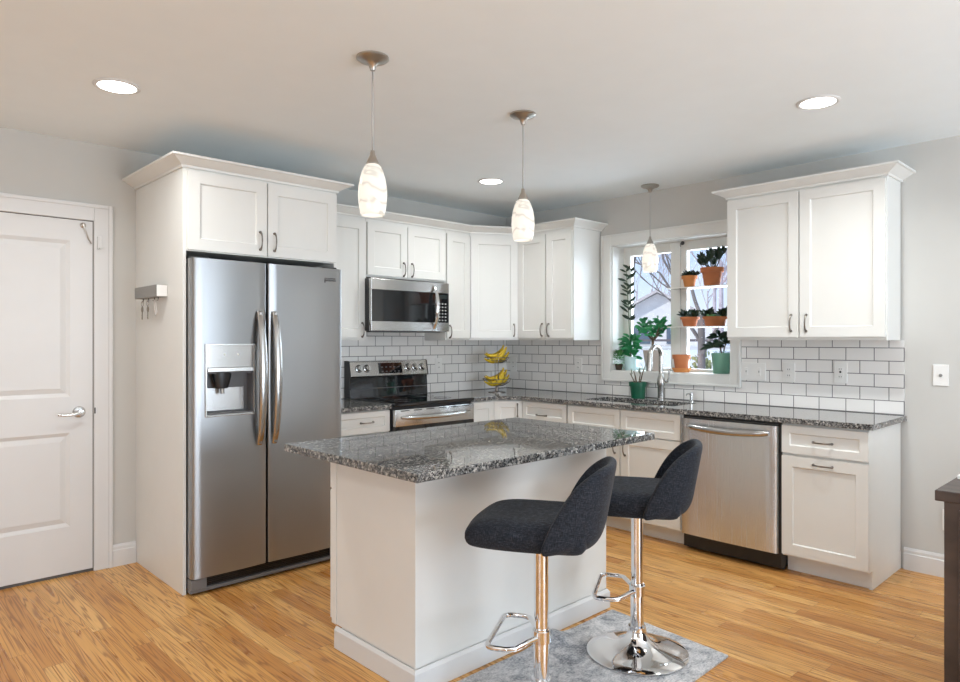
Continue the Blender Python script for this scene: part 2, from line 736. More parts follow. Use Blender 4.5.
bxp('floor', 'oak_planks', None, RX0 - .2, WT, RY0 - .2, .2, -0.12, 0, kind='structure')
bxp('ceiling', 'ceiling_paint', None, RX0 - .2, WT, RY0 - .2, .2, CEIL, CEIL + 0.12, kind='structure')
bm = NBM()
box(bm, RX0, DX0, 0, 0.16, 0, CEIL)
box(bm, DX1, WT, 0, 0.16, 0, CEIL)
box(bm, DX0, DX1, 0, 0.16, DZ, CEIL)
part('wall_back', bm, 'wall_paint', kind='structure')  # unseen lamps added to light the half of the room behind the camera
bm = NBM()
box(bm, 0, WT, RY0, WY1, 0, CEIL)
box(bm, 0, WT, WY0, 0, 0, CEIL)
box(bm, 0, WT, WY1, WY0, 0, WZ0)
box(bm, 0, WT, WY1, WY0, WZ1, CEIL)
part('wall_right', bm, 'wall_paint', kind='structure')
bm = NBM()     # far wall behind the camera, with the sliding-door opening
box(bm, RX0, -3.72, RY0 - .16, RY0, 0, CEIL)
box(bm, -.68, 0, RY0 - .16, RY0, 0, CEIL)
box(bm, -3.72, -.68, RY0 - .16, RY0, 2.25, CEIL)
box(bm, -3.72, -.68, RY0 - .16, RY0, 0, .1)
part('wall_front', bm, 'wall_paint', kind='structure')
bm = NBM()     # left wall, with its window opening
box(bm, RX0 - .16, RX0, RY0, -5.52, 0, CEIL)
box(bm, RX0 - .16, RX0, -2.88, 0, 0, CEIL)
box(bm, RX0 - .16, RX0, -5.52, -2.88, 2.22, CEIL)
box(bm, RX0 - .16, RX0, -5.52, -2.88, 0, .68)
part('wall_left', bm, 'wall_paint', kind='structure')

# subway tile on both walls
bm = NBM()
box(bm, -2.325, -0.001, -0.009, -0.0005, 0.9145, 1.3615)
box(bm, -1.79, -1.0, -0.009, -0.0005, 1.3615, 1.45)
part('tile_backsplash_range', bm, 'tile_range_wall', kind='structure')
bm = NBM()
box(bm, -0.009, -0.0005, -3.313, -0.0095, 0.9145, 1.028)
box(bm, -0.009, -0.0005, -1.112, -0.0095, 1.028, 1.3615)
box(bm, -0.009, -0.0005, -3.313, -2.312, 1.028, 1.3615)
part('tile_backsplash_window', bm, 'tile_window_wall', kind='structure')


def baseboard(name, pts, h=.13, t=.014, cap=True):
    """stepped board along a straight wall, from p to q, facing n"""
    (px, py), (qx, qy), (nx, ny) = pts
    bm = NBM()
    prof = [(0, 0), (t, 0), (t, h - .035), (t * .7, h - .03), (t * .7, h - .014), (t * .35, h), (0, h)]
    a = [bm.verts.new((px + nx * o, py + ny * o, z)) for o, z in prof]
    b = [bm.verts.new((qx + nx * o, qy + ny * o, z)) for o, z in prof]
    k = len(prof)
    for i in range(k):
        bm.faces.new((a[i], a[(i + 1) % k], b[(i + 1) % k], b[i]))
    bm.faces.new(a)
    bm.faces.new(list(reversed(b)))
    return part(name, bm, 'trim_paint', kind='structure')


baseboard('baseboard_back', ((-3.397, -.0005), (-3.266, -.0005), (0, -1)))
baseboard('baseboard_right', ((-.0005, -3.311), (-.0005, RY0 + .01), (-1, 0)))
baseboard('baseboard_back_left', ((RX0 + .02, -.0005), (DX0 - .1, -.0005), (0, -1)))

# interior door, closed, with its casing
bm = NBM()
CW = 0.098
box(bm, DX1, DX1 + CW, -.016, -.0005, 0, DZ + CW)
box(bm, DX0 - CW, DX0, -.016, -.0005, 0, DZ + CW)
box(bm, DX0, DX1, -.016, -.0005, DZ, DZ + CW)
# raised back band
box(bm, DX1 + CW - .022, DX1 + CW, -.023, -.016, 0, DZ + CW)
box(bm, DX0 - CW, DX0 - CW + .022, -.023, -.016, 0, DZ + CW)
box(bm, DX0 - CW + .022, DX1 + CW - .022, -.023, -.016, DZ + CW - .022, DZ + CW)
part('trim_1', bm, 'trim_paint', kind='structure', bevel=.003)


def panel_front(bm, x0, x1, z0, z1, yf, t, wells, depth, slope):
    """flat board whose face has sunk wells (x0,x1,z0,z1) with sloping sides; a raised field may follow"""
    xs = sorted(set([x0, x1] + [w[0] for w in wells] + [w[1] for w in wells]))
    zs = sorted(set([z0, z1] + [w[2] for w in wells] + [w[3] for w in wells]))
    for i in range(len(xs) - 1):
        for j in range(len(zs) - 1):
            cx, cz = (xs[i] + xs[i + 1]) / 2, (zs[j] + zs[j + 1]) / 2
            if any(w[0] < cx < w[1] and w[2] < cz < w[3] for w in wells):
                continue
            bm.faces.new([bm.verts.new(c) for c in ((xs[i], yf, zs[j]), (xs[i + 1], yf, zs[j]), (xs[i + 1], yf, zs[j + 1]), (xs[i], yf, zs[j + 1]))])
    for a, b, c, d in wells:
        o = [(a, yf, c), (b, yf, c), (b, yf, d), (a, yf, d)]
        s = slope
        n = [(a + s, yf + depth, c + s), (b - s, yf + depth, c + s), (b - s, yf + depth, d - s), (a + s, yf + depth, d - s)]
        ov = [bm.verts.new(p) for p in o]
        nv = [bm.verts.new(p) for p in n]
        for i in range(4):
            bm.faces.new((ov[i], ov[(i + 1) % 4], nv[(i + 1) % 4], nv[i]))
        bm.faces.new(nv)
    # sides and back
    f = [(x0, yf, z0), (x1, yf, z0), (x1, yf, z1), (x0, yf, z1)]
    k = [(p[0], yf + t, p[2]) for p in f]
    fv = [bm.verts.new(p) for p in f]
    kv = [bm.verts.new(p) for p in k]
    for i in range(4):
        bm.faces.new((fv[(i + 1) % 4], fv[i], kv[i], kv[(i + 1) % 4]))
    bm.faces.new(list(reversed(kv)))
    bmesh.ops.remove_doubles(bm, verts=bm.verts[:], dist=1e-5)


door = thing('door_1', 'white two panel interior door closed in its casing, left of the refrigerator', 'door', (DX0, 0.002, 0))
door['kind'] = 'structure'
DWD = DX1 - DX0
bm = NBM()
panel_front(bm, .004, DWD - .004, .017, DZ - .004, 0, .035,
            [(.115, DWD - .12, .284, .826), (.115, DWD - .12, 1.035, 1.94)], .011, .02)
for (a, b, c, d) in ((.165, DWD - .17, .334, .776), (.165, DWD - .17, 1.085, 1.89)):   # raised fields
    q = [(a, .002, c), (b, .002, c), (b, .002, d), (a, .002, d)]
    e = [(a - .028, .0108, c - .028), (b + .028, .0108, c - .028), (b + .028, .0108, d + .028), (a - .028, .0108, d + .028)]
    qv = [bm.verts.new(p) for p in q]
    ev = [bm.verts.new(p) for p in e]
    bm.faces.new(qv)
    for i in range(4):
        bm.faces.new((ev[i], ev[(i + 1) % 4], qv[(i + 1) % 4], qv[i]))
part('door_panel', bm, 'trim_paint', door)
bm = NBM()
box(bm, DWD - .0038, DWD + .0002, .001, .03, .0, DZ)
box(bm, 0, DWD, .001, .03, DZ - .004, DZ - .0002)
box(bm, .004, DWD - .004, .004, .03, .0, .017)
part('door_gap', bm, 'seam_dark', door)
bm = NBM()
lathe(bm, [(0, -.004), (.034, -.004), (.034, .002), (.028, .009), (.013, .012), (.012, .038), (.016, .044), (.016, .052), (0, .054)], 24,
      mtx=Matrix.Translation((DWD - .075, 0, .943)) @ Matrix.Rotation(PI / 2, 4, 'X'))
lv = []
for i in range(9):
    t = i / 8
    lv.append((DWD - .075 - .115 * t, -.047 - .004 * math.sin(t * PI), .943 - .006 * math.sin(t * PI) - .006 * t))
tube(bm, lv, [.010, .010, .0095, .009, .0085, .008, .008, .008, .007], 10)
part('door_handle', bm, 'satin_steel', door, smooth='auto')
bm = NBM()
lathe(bm, [(0, -.002), (.016, -.002), (.016, .006), (.008, .010), (.008, .022), (0, .024)], 14,
      mtx=Matrix.Translation((DWD - .055, 0, 2.035)) @ Matrix.Rotation(PI / 2, 4, 'X'))
tube(bm, [(DWD - .055, -.018, 2.03), (DWD - .04, -.02, 1.99), (DWD - .028, -.014, 1.955), (DWD - .012, -.012, 1.93)], .0035, 6)
part('latch_hook', bm, 'brushed_nickel', door, smooth='auto')
bm = NBM()
rbox(bm, DWD + .014, DWD + .034, -.034, -.0175, 1.90, 1.975, .003)
tube(bm, [(DWD + .024, -.034, 1.905), (DWD + .024, -.05, 1.905), (DWD + .045, -.052, 1.91)], .004, 6)
part('latch_keeper', bm, 'trim_paint', door)
bm = NBM()
rbox(bm, DWD + .0005, DWD + .007, -.022, -.0165, .93, .965, .001)
part('strike_plate', bm, 'dark_slot', door)

# ------------------------------------------------------------------ window over the sink
win = thing('window_1', 'white twin casement window over the sink with picture frame casing', 'window', (0, 0, 0))
win['kind'] = 'structure'
del win['category']
bm = NBM()
OY0, OY1, OZ0, OZ1 = -1.114, -2.310, 1.030, 2.222
t = -.022
box(bm, t, -.0005, WY0, OY0, OZ0, OZ1)
box(bm, t, -.0005, OY1, WY1, OZ0, OZ1)
box(bm, t, -.0005, WY1, WY0, WZ1, OZ1)
box(bm, t, -.0005, WY1, WY0, OZ0, WZ0)
# inner bead and back band
for (a, b, c, d) in ((OY0 - .016, OY0, OZ0, OZ1), (OY1, OY1 + .016, OZ0, OZ1), (OY1 + .016, OY0 - .016, OZ1 - .016, OZ1), (OY1 + .016, OY0 - .016, OZ0, OZ0 + .016)):
    box(bm, t - .006, t, a, b, c, d)
part('casing', bm, 'cabinet_paint', win, bevel=.002)
bm = NBM()
J = .006
box(bm, -.0005, .16, WY0 - J, WY0 - .0003, WZ0, WZ1)
box(bm, -.0005, .16, WY1 + .0003, WY1 + J, WZ0, WZ1)
box(bm, -.0005, .16, WY1 + J, WY0 - J, WZ1 - J, WZ1 - .0003)
box(bm, -.0005, .16, WY1 + J, WY0 - J, WZ0 + .0003, WZ0 + J)
part('jamb', bm, 'cabinet_paint', win)
MY = -1.722
for (a, b) in ((WY0 - .002, MY + .001), (MY - .001, WY1 + .002)):
    bm = NBM()
    s = .068
    box(bm, .16, .205, a - s, a, WZ0 + .002, WZ1 - .002)
    box(bm, .16, .205, b, b + s, WZ0 + .002, WZ1 - .002)
    box(bm, .16, .205, b + s, a - s, WZ1 - .078, WZ1 - .002)
    box(bm, .16, .205, b + s, a - s, WZ0 + .002, WZ0 + .03)
    f = part('sash', bm, 'cabinet_paint', win, bevel=.003)
    bxp('pane', 'window_glass', f, .180, .184, b + s + .0005, a - s - .0005, WZ0 + .031, WZ1 - .079)
bm = NBM()
rbox(bm, .148, .1595, MY - .02, MY + .02, WZ0 + .01, WZ1 - .012, .003)
part('mullion', bm, 'cabinet_paint', win)

# ------------------------------------------------------------------ world outside the window
bm = NBM()
NG = 36
gv = {}
for i in range(NG + 1):
    for j in range(NG + 1):
        x = 0.4 + 72 * (i / NG) ** 1.7
        y = -22 + 72 * j / NG
        h = -0.5 + 1.58 * min(1, max(0, (x - 1.5) / 8.5)) + .08 * math.sin(x * .7 + y * .4) + max(0, x - 24) * .015
        gv[i, j] = bm.verts.new((x, y, h))
for i in range(NG):
    for j in range(NG):
        bm.faces.new((gv[i, j], gv[i + 1, j], gv[i + 1, j + 1], gv[i, j + 1]))
part('ground', bm, 'winter_ground', smooth=True, kind='structure')

house = thing('house', 'pale neighbouring house with grey gabled roof beyond the window', 'house', (25.6, 14.1, .85), math.radians(30))
bm = NBM()
box(bm, -4, 4, -2.3, 2.3, -.3, 1.40)
for sx in (-4, 4):
    v = [bm.verts.new(c) for c in ((sx, -2.3, 1.40), (sx, 2.3, 1.40), (sx, 0, 2.62))]
    bm.faces.new(v)
part('wall', bm, 'house_siding', house)
bm = NBM()
for q in (-1, 1):
    v = [bm.verts.new(c) for c in ((-4.4, 0, 2.78), (-4.4, q * 2.8, 1.26), (4.4, q * 2.8, 1.26), (4.4, 0, 2.78))]
    u = [bm.verts.new((c.co.x, c.co.y, c.co.z - .13)) for c in v]
    bm.faces.new(v)
    bm.faces.new(list(reversed(u)))
    for i in range(4):
        bm.faces.new((v[i], v[(i + 1) % 4], u[(i + 1) % 4], u[i]))
part('roof', bm, 'house_roof', house)
for yy in (-1.3, .3):
    bm = NBM()
    box(bm, -4.04, -3.98, yy, yy + .9, .35, 1.1)
    part('window', bm, 'house_glass', house)


def branch(bm, p, d, ln, r, depth):
    d = Vector(d).normalized()
    pts, rr = [], []
    q = Vector(p)
    for i in range(5):
        pts.append(q.copy())
        rr.append(r * (1 - .12 * i))
        d = (d + Vector((random.uniform(-.16, .16), random.uniform(-.16, .16), random.uniform(-.03, .12)))).normalized()
        q = q + d * (ln / 4)
    tube(bm, pts, rr, 3 if depth < 3 else 5, cap=False)
    if depth == 0:
        return
    for k in range(3 if depth > 1 else 3):
        a = pts[min(4, 2 + k)]
        nd = d + Vector((random.uniform(-1, 1), random.uniform(-1, 1), random.uniform(-.1, .7))) * .8
        branch(bm, a, nd, ln * random.uniform(.55, .8), r * .5, depth - 1)


def tree(x, y, z, h, r, lean, label, mat='tree_bark', depth=4):
    t = thing('bare_tree', label, 'tree', (x, y, z), 0, 'bare trees outside the window')
    bm = NBM()
    tube(bm, [(0, 0, -.2), (lean * .15, 0, h * .2), (lean * .45, lean * .1, h * .4)], [r * 1.25, r, r * .85], 9, cap=False)
    part('trunk', bm, mat, t, smooth=True)
    bm = NBM()
    for k in range(4):
        branch(bm, (lean * .45, lean * .1, h * (.26 + .04 * k)), (random.uniform(-.8, .8), random.uniform(-.8, .8), 1), h * .26, r * .55, depth)
    part('branches', bm, mat, t, smooth=True)


tree(4.2, .26, .0, 4.4, .055, -.06, 'bare tree with leaning trunk just outside the pane with the shelves', depth=3)
tree(9.5, 5.0, 1.0, 6.0, .05, .3, 'slim bare tree in front of the house seen through the pane by the sink', 'tree_bark', 4)
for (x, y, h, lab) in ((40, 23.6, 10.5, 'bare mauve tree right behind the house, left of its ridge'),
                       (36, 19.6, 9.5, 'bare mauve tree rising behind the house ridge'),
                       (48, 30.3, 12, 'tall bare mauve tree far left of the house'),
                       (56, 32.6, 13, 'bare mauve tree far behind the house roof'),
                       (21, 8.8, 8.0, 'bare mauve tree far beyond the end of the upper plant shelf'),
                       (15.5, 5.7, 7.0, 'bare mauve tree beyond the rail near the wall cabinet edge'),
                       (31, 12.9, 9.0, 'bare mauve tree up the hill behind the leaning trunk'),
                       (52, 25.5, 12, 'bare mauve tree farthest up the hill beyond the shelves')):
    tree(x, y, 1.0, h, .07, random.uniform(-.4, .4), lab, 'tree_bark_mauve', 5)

rail = thing('deck_rail', 'dark post and rail fence across the yard outside', 'fence', (11.0, 3.0, 1.08))
bm = NBM()
rbox(bm, -.04, .04, -3.6, 3.2, .25, .31, .005)
part('top_rail', bm, 'rail_dark', rail)
for yy in (-2.4, -.3, 1.35):
    bm = NBM()
    rbox(bm, -.04, .04, yy - .05, yy + .05, -.2, .25, .005)
    part('post', bm, 'rail_dark', rail)

bm = NBM()
for i in range(420):
    a = random.uniform(0, 2 * PI)
    e = random.uniform(0, PI / 2)
    r = random.uniform(.6, 1)
    p = (.34 * r * math.cos(a) * math.cos(e), .42 * r * math.sin(a) * math.cos(e), 1.02 * r * math.sin(e))
    leaf(bm, p, (p[0] + random.uniform(-.3, .3), p[1] + random.uniform(-.3, .3), p[2] + .2), .10, .05)
bs = part('round_bush', bm, 'bush_leaf')
bs.location = (5.0, .68, .16)
tag(bs, 'low yellowish bush in front of the dark rail outside', 'bush')

# ------------------------------------------------------------------ cabinet helpers


def shaker(name, parent, x0, x1, z0, z1, yf, t=.02, rail=.062, mat='cabinet_paint'):
    bm = NBM()
    r = min(rail, (z1 - z0) * .30, (x1 - x0) * .3)
    panel_front(bm, x0, x1, z0, z1, yf, t, [(x0 + r, x1 - r, z0 + r, z1 - r)], .009, .004)
    return part(name, bm, mat, parent, bevel=.0018)


def pull(parent, x, z, yf, vertical=True, L=.10):
    """dark arched bar pull with two feet"""
    bm = NBM()
    pts = []
    for i in range(9):
        t = i / 8
        s = -L / 2 + L * t
        out = .008 + .020 * math.sin(t * PI) ** .5
        pts.append((x, yf - out, z + s) if vertical else (x + s, yf - out, z))
    tube(bm, pts, [.0062, .0048, .0042, .0042, .0046, .0042, .0042, .0048, .0062], 8)
    for s in (-L / 2, L / 2):
        m = Matrix.Translation((x, yf, z + s) if vertical else (x + s, yf, z)) @ Matrix.Rotation(PI / 2, 4, 'X')
        lathe(bm, [(0, 0), (.0078, 0), (.0078, .006), (.0055, .012), (0, .013)], 10, mtx=m)
    return part('handle', bm, 'dark_nickel', parent, smooth='auto')


def crown(name, parent, path, zb, zt, proj=.078):
    """moulding swept along a plan path; the room is on the right of the path"""
    prof = [(0.0, zb), (.010, zb), (.012, zb + .012), (proj * .42, zb + (zt - zb) * .42), (proj - .012, zt - .014), (proj, zt - .012), (proj, zt), (0, zt)]
    P = [Vector(p) for p in path]
    n = len(P)
    bm = NBM()
    rows = []
    for i in range(n):
        ns = []
        if i > 0:
            d = (P[i] - P[i - 1]).normalized()
            ns.append(Vector((d.y, -d.x)))
        if i < n - 1:
            d = (P[i + 1] - P[i]).normalized()
            ns.append(Vector((d.y, -d.x)))
        m = ns[0] if len(ns) == 1 else (ns[0] + ns[1]) / (1 + ns[0].dot(ns[1]))
        rows.append([bm.verts.new((P[i].x + m.x * o, P[i].y + m.y * o, z)) for o, z in prof])
    k = len(prof)
    for a, b in zip(rows, rows[1:]):
        for i in range(k):
            bm.faces.new((a[i], a[(i + 1) % k], b[(i + 1) % k], b[i]))
    bm.faces.new(rows[0])
    bm.faces.new(list(reversed(rows[-1])))
    return part(name, bm, 'cabinet_paint', parent)


def base_cabinet(label, loc, rz, wd, fronts, box_front=-.585, toe=-.51, end_right=False, hollow=None):
    t = thing('base_cabinet', label, 'cabinet', loc, rz)
    bm = NBM()
    if hollow:
        box(bm, .001, wd - .001, box_front, -.012, .105, hollow)
        box(bm, .001, wd - .001, box_front, box_front + .018, hollow, .880)
        box(bm, .001, .019, box_front + .018, -.012, hollow, .880)
        box(bm, wd - .019, wd - .001, box_front + .018, -.012, hollow, .880)
    else:
        box(bm, .001, wd - .001, box_front, -.012, .105, .880)
    part('body', bm, 'cabinet_paint', t)
    bm = NBM()
    box(bm, .001, wd - (.019 if end_right else .001), toe, -.02, 0.001, .1045)
    part('toe_kick', bm, 'cabinet_paint', t)
    if end_right:
        bm = NBM()
        for (a, b, c) in ((toe - .02, .001, .1045), ):
            box(bm, wd - .0185, wd - .0012, a, -.0005, b, c)
        part('end_panel', bm, 'cabinet_paint', t)
    yf = box_front - .0205
    for f in fronts:
        d = shaker(f['n'], t, f['x0'], f['x1'], f['z0'], f['z1'], yf, rail=f.get('rail', .062))
        for (hx, hz, vert) in f.get('h', ()):
            pull(d, hx, hz, yf, vert)
    return t


# ---- base run on the range wall
base_cabinet('white drawer base cabinet between refrigerator and range', (-2.323, 0, 0), 0, .536,
             [dict(n='drawer', x0=.012, x1=.531, z0=.727, z1=.873, rail=.04, h=[(.34, .80, False)]),
              dict(n='door', x0=.012, x1=.531, z0=.115, z1=.720, h=[(.06, .66, True)])], box_front=-.585)

# corner cabinet with its angled front
cc = thing('corner_base_cabinet', 'white angled corner base cabinet between range and banana stand corner', 'cabinet', (-.6, -.6, 0))
bm = NBM()
prism(bm, [(-.416, .588), (-.416, .012), (-.155, .012), (.012, -.158), (.588, -.158), (.588, .588)], .105, .880)
part('body', bm, 'cabinet_paint', cc)
bm = NBM()
prism(bm, [(-.416, .588), (-.416, .08), (-.13, .08), (.09, -.158), (.588, -.158), (.588, .588)], .001, .1045)
part('toe_kick', bm, 'cabinet_paint', cc)
shaker('door', cc, -.413, -.166, .115, .873, -.008, rail=.055)


def angled(parent, p, q, z0, z1, name='door', off=.001, rail=.055, hs=()):
    """shaker front standing on the plan line p-q (room to the right of it)"""
    p, q = Vector(p), Vector(q)
    d = q - p
    L = d.length
    ang = math.atan2(d.y, d.x)
    bm = NBM()
    r = rail
    panel_front(bm, .009, L - .009, z0, z1, -.02 - off, .02, [(.009 + r, L - .009 - r, z0 + r, z1 - r)], .009, .004)
    o = part(name, bm, 'cabinet_paint', parent, bevel=.0018)
    o.location = (p.x, p.y, 0)
    o.rotation_euler = (0, 0, ang)
    for (hx, hz, vert) in hs:
        pull(o, hx, hz, -.02 - off, vert)
    return o


angled(cc, (-.155, .012), (.012, -.158), .115, .873, rail=.05, hs=[(.195, .80, True)])

# ---- base run under the window
base_cabinet('white three drawer-width base cabinet left of the sink base', (0, -.760, 0), WIN, .464,
             [dict(n='drawer', x0=.012, x1=.459, z0=.727, z1=.873, rail=.04, h=[(.215, .775, False)]),
              dict(n='door', x0=.012, x1=.459, z0=.115, z1=.720, h=[(.06, .66, True)])])
base_cabinet('wide white sink base cabinet with two doors under the sink', (0, -1.226, 0), WIN, .964,
             [dict(n='false_front', x0=.012, x1=.478, z0=.702, z1=.873, rail=.045),
              dict(n='false_front', x0=.486, x1=.952, z0=.702, z1=.873, rail=.045),
              dict(n='door', x0=.012, x1=.478, z0=.115, z1=.694, h=[(.440, .612, True)]),
              dict(n='door', x0=.486, x1=.952, z0=.115, z1=.694, h=[(.524, .606, True)])], hollow=.69)
base_cabinet('white pull-out base cabinet ending the run right of the dishwasher', (0, -2.833, 0), WIN, .463,
             [dict(n='drawer', x0=.004, x1=.4645, z0=.708, z1=.868, rail=.045, h=[(.232, .784, False)]),
              dict(n='door', x0=.004, x1=.4645, z0=.118, z1=.692, h=[(.232, .656, False)])], end_right=True)

# ---- worktops
bm = NBM()
prism(bm, [(-2.322, -.010), (-2.322, -.630), (-1.788, -.630), (-1.788, -.010)], .882, .914)
o = part('countertop_slab', bm, 'granite', bevel=.003)
tag(o, 'short grey granite worktop between refrigerator and range', 'countertop')
bm = NBM()
prism(bm, [(-1.021, -.010), (-1.021, -.630), (-.775, -.630), (-.630, -.778), (-.630, -3.328), (-.010, -3.328), (-.010, -.010)], .882, .914,
      holes=[[(-.165, -1.29), (-.50, -1.29), (-.50, -2.06), (-.165, -2.06)]])
o = part('countertop_slab', bm, 'granite', bevel=.003)
tag(o, 'long L-shaped grey granite worktop with undermount sink cutout', 'countertop')

sink = thing('kitchen_sink', 'stainless undermount sink in the granite below the window', 'sink', (-.33, -1.675, .70))
bm = NBM()
a, b, c = .19, .41, .004
for (x0, x1, y0, y1, z0, z1) in ((-a, a, -b, b, 0, c), (-a, -a + c, -b, b, c, .1815), (a - c, a, -b, b, c, .1815), (-a + c, a - c, -b, -b + c, c, .1815), (-a + c, a - c, b - c, b, c, .1815)):
    box(bm, x0, x1, y0, y1, z0, z1)
part('basin', bm, 'stainless', sink)
bm = NBM()
lathe(bm, [(0, .0045), (.045, .0045), (.045, .007), (.03, .008), (0, .008)], 20)
part('drain', bm, 'chrome', sink, smooth='auto')

fc = thing('kitchen_faucet', 'brushed nickel gooseneck faucet behind the sink', 'faucet', (-.115, -1.735, .914))
bm = NBM()
lathe(bm, [(0, 0), (.030, 0), (.030, .006), (.025, .012), (.025, .10), (.029, .115), (.029, .155), (.022, .175), (.0165, .20), (0, .20)], 20)
part('base', bm, 'faucet_nickel', fc, smooth='auto')
bm = NBM()
pts = [(0, 0, .19), (0, 0, .33)] + [(-.075 + p[0], 0, p[2] + .33) for p in arc((0, 0, 0), .075, 0, PI * .93, 12)]
tube(bm, pts, .0165, 12)
part('neck', bm, 'faucet_nickel', fc, smooth='auto')
bm = NBM()
ex, ez = pts[-1][0], pts[-1][2]
tube(bm, [(ex, 0, ez + .006), (ex - .004, 0, ez - .03), (ex - .010, 0, ez - .10), (ex - .013, 0, ez - .125)], [.018, .0195, .023, .021], 12)
part('spray_head', bm, 'faucet_nickel', fc, smooth='auto')
bm = NBM()
tube(bm, [(0, -.024, .135), (0, -.055, .140), (.002, -.064, .165), (.004, -.068, .23)], [.012, .010, .008, .006], 10)
part('lever', bm, 'faucet_nickel', fc, smooth='auto')
sd = thing('soap_dispenser', 'small nickel soap pump beside the faucet', 'soap dispenser', (-.115, -1.985, .914))
bm = NBM()
lathe(bm, [(0, 0), (.020, 0), (.020, .006), (.011, .012), (.011, .05), (0, .05)], 16)
part('base', bm, 'satin_steel', sd, smooth='auto')
bm = NBM()
lathe(bm, [(0, .05), (.013, .05), (.013, .066), (0, .07)], 14)
tube(bm, [(-.008, 0, .060), (-.045, .01, .062), (-.052, .012, .050)], .005, 8)
part('pump', bm, 'satin_steel', sd, smooth='auto')

# ------------------------------------------------------------------ wall cabinets
def wall_cabinet(label, loc, rz, wd, dp, z0, z1, doors, door_z):
    t = thing('wall_cabinet', label, 'cabinet', loc, rz)
    bm = NBM()
    box(bm, .0008, wd - .0008, -dp, -.0105, z0, z1)
    part('body', bm, 'cabinet_paint', t)
    for (x0, x1, hx, hz) in doors:
        d = shaker('door', t, x0, x1, door_z[0], door_z[1], -dp - .0205)
        if hx is not None:
            pull(d, hx, hz, -dp - .0205, True)
    return t


UZ0, UZ1 = 1.362, 2.262
wall_cabinet('tall narrow white wall cabinet beside the refrigerator surround', (-2.323, 0, 0), 0, .547, .28, UZ0, UZ1,
             [(.006, .540, .505, 1.438)], (1.382, 2.236))
wall_cabinet('short white two door wall cabinet above the microwave', (-1.775, 0, 0), 0, .772, .28, 1.832, UZ1,
             [(.006, .371, .335, 1.905), (.379, .760, .415, 1.905)], (1.846, 2.236))
wall_cabinet('narrow white single door wall cabinet right of the microwave', (-1.002, 0, 0), 0, .266, .28, UZ0, UZ1,
             [(.004, .262, .030, 1.433)], (1.382, 2.236))
ca = thing('corner_wall_cabinet', 'white angled wall cabinet in the corner above the bananas', 'cabinet', (-.4, -.3, 0))
bm = NBM()
prism(bm, [(-.334, .289), (-.334, .020), (.039, -.192), (.389, -.192), (.389, .289)], UZ0, UZ1)
part('body', bm, 'cabinet_paint', ca)
angled(ca, (-.334, .020), (.039, -.192), 1.382, 2.236, rail=.062, hs=[(.385, 1.448, True)])
wall_cabinet('white two door wall cabinet left of the window', (0, -.494, 0), WIN, .606, .36, UZ0, UZ1,
             [(.010, .322, .290, 1.448), (.332, .596, .362, 1.446)], (1.382, 2.236))
o = crown('crown_molding', None, [(-2.236, -.281), (-.736, -.281), (-.361, -.494), (-.361, -1.1005), (-.0005, -1.1005)], 2.2625, 2.322, .07)
tag(o, 'white crown moulding continuous over the wall cabinets around the corner', 'crown moulding')

rc = wall_cabinet('large white two door wall cabinet right of the window', (0, -2.338, 0), WIN, .957, .268, 1.362, 2.304,
                  [(.006, .470, .427, 1.470), (.478, .951, .518, 1.468)], (1.383, 2.290))
crown('crown_trim', rc, [(.0005, -.0008), (.0005, -.2685), (.9565, -.2685), (.9565, -.0008)][0:0] or [(0.0008, -.0008), (.0008, -.2682), (.9562, -.2682), (.9562, -.0008)], 2.3045, 2.362)

# ------------------------------------------------------------------ refrigerator surround
fcab = thing('refrigerator_surround', 'tall white cabinet surround with two doors above the refrigerator', 'cabinet', (-3.2645, 0, 0))
FW, FD = .939, .774
bm = NBM()
box(bm, 0, .018, -FD, -.001, .0005, 2.285)
part('side_panel', bm, 'cabinet_paint', fcab, bevel=.0015)
bm = NBM()
box(bm, FW - .018, FW, -FD, -.001, .0005, 2.285)
part('side_panel', bm, 'cabinet_paint', fcab, bevel=.0015)
bm = NBM()
box(bm, .0185, FW - .0185, -FD, -.001, 1.842, 2.285)
part('body', bm, 'cabinet_paint', fcab)
for (x0, x1, hx) in ((.022, .466, .425), (.474, FW - .010, .512)):
    d = shaker('door', fcab, x0, x1, 1.848, 2.270, -FD - .0205)
    pull(d, hx, 1.932, -FD - .0205, True)
crown('crown_trim', fcab, [(0, -.001), (0, -FD - .001), (FW, -FD - .001), (FW, -.001)], 2.2855, 2.342)

# ------------------------------------------------------------------ refrigerator
fr = thing('refrigerator', 'stainless side by side refrigerator with water dispenser', 'refrigerator', (-3.242, 0, 0))
RW = .913
bm = NBM()
box(bm, .003, RW - .019, -.765, -.03, .03, 1.775)
part('body', bm, 'grey_plastic', fr)


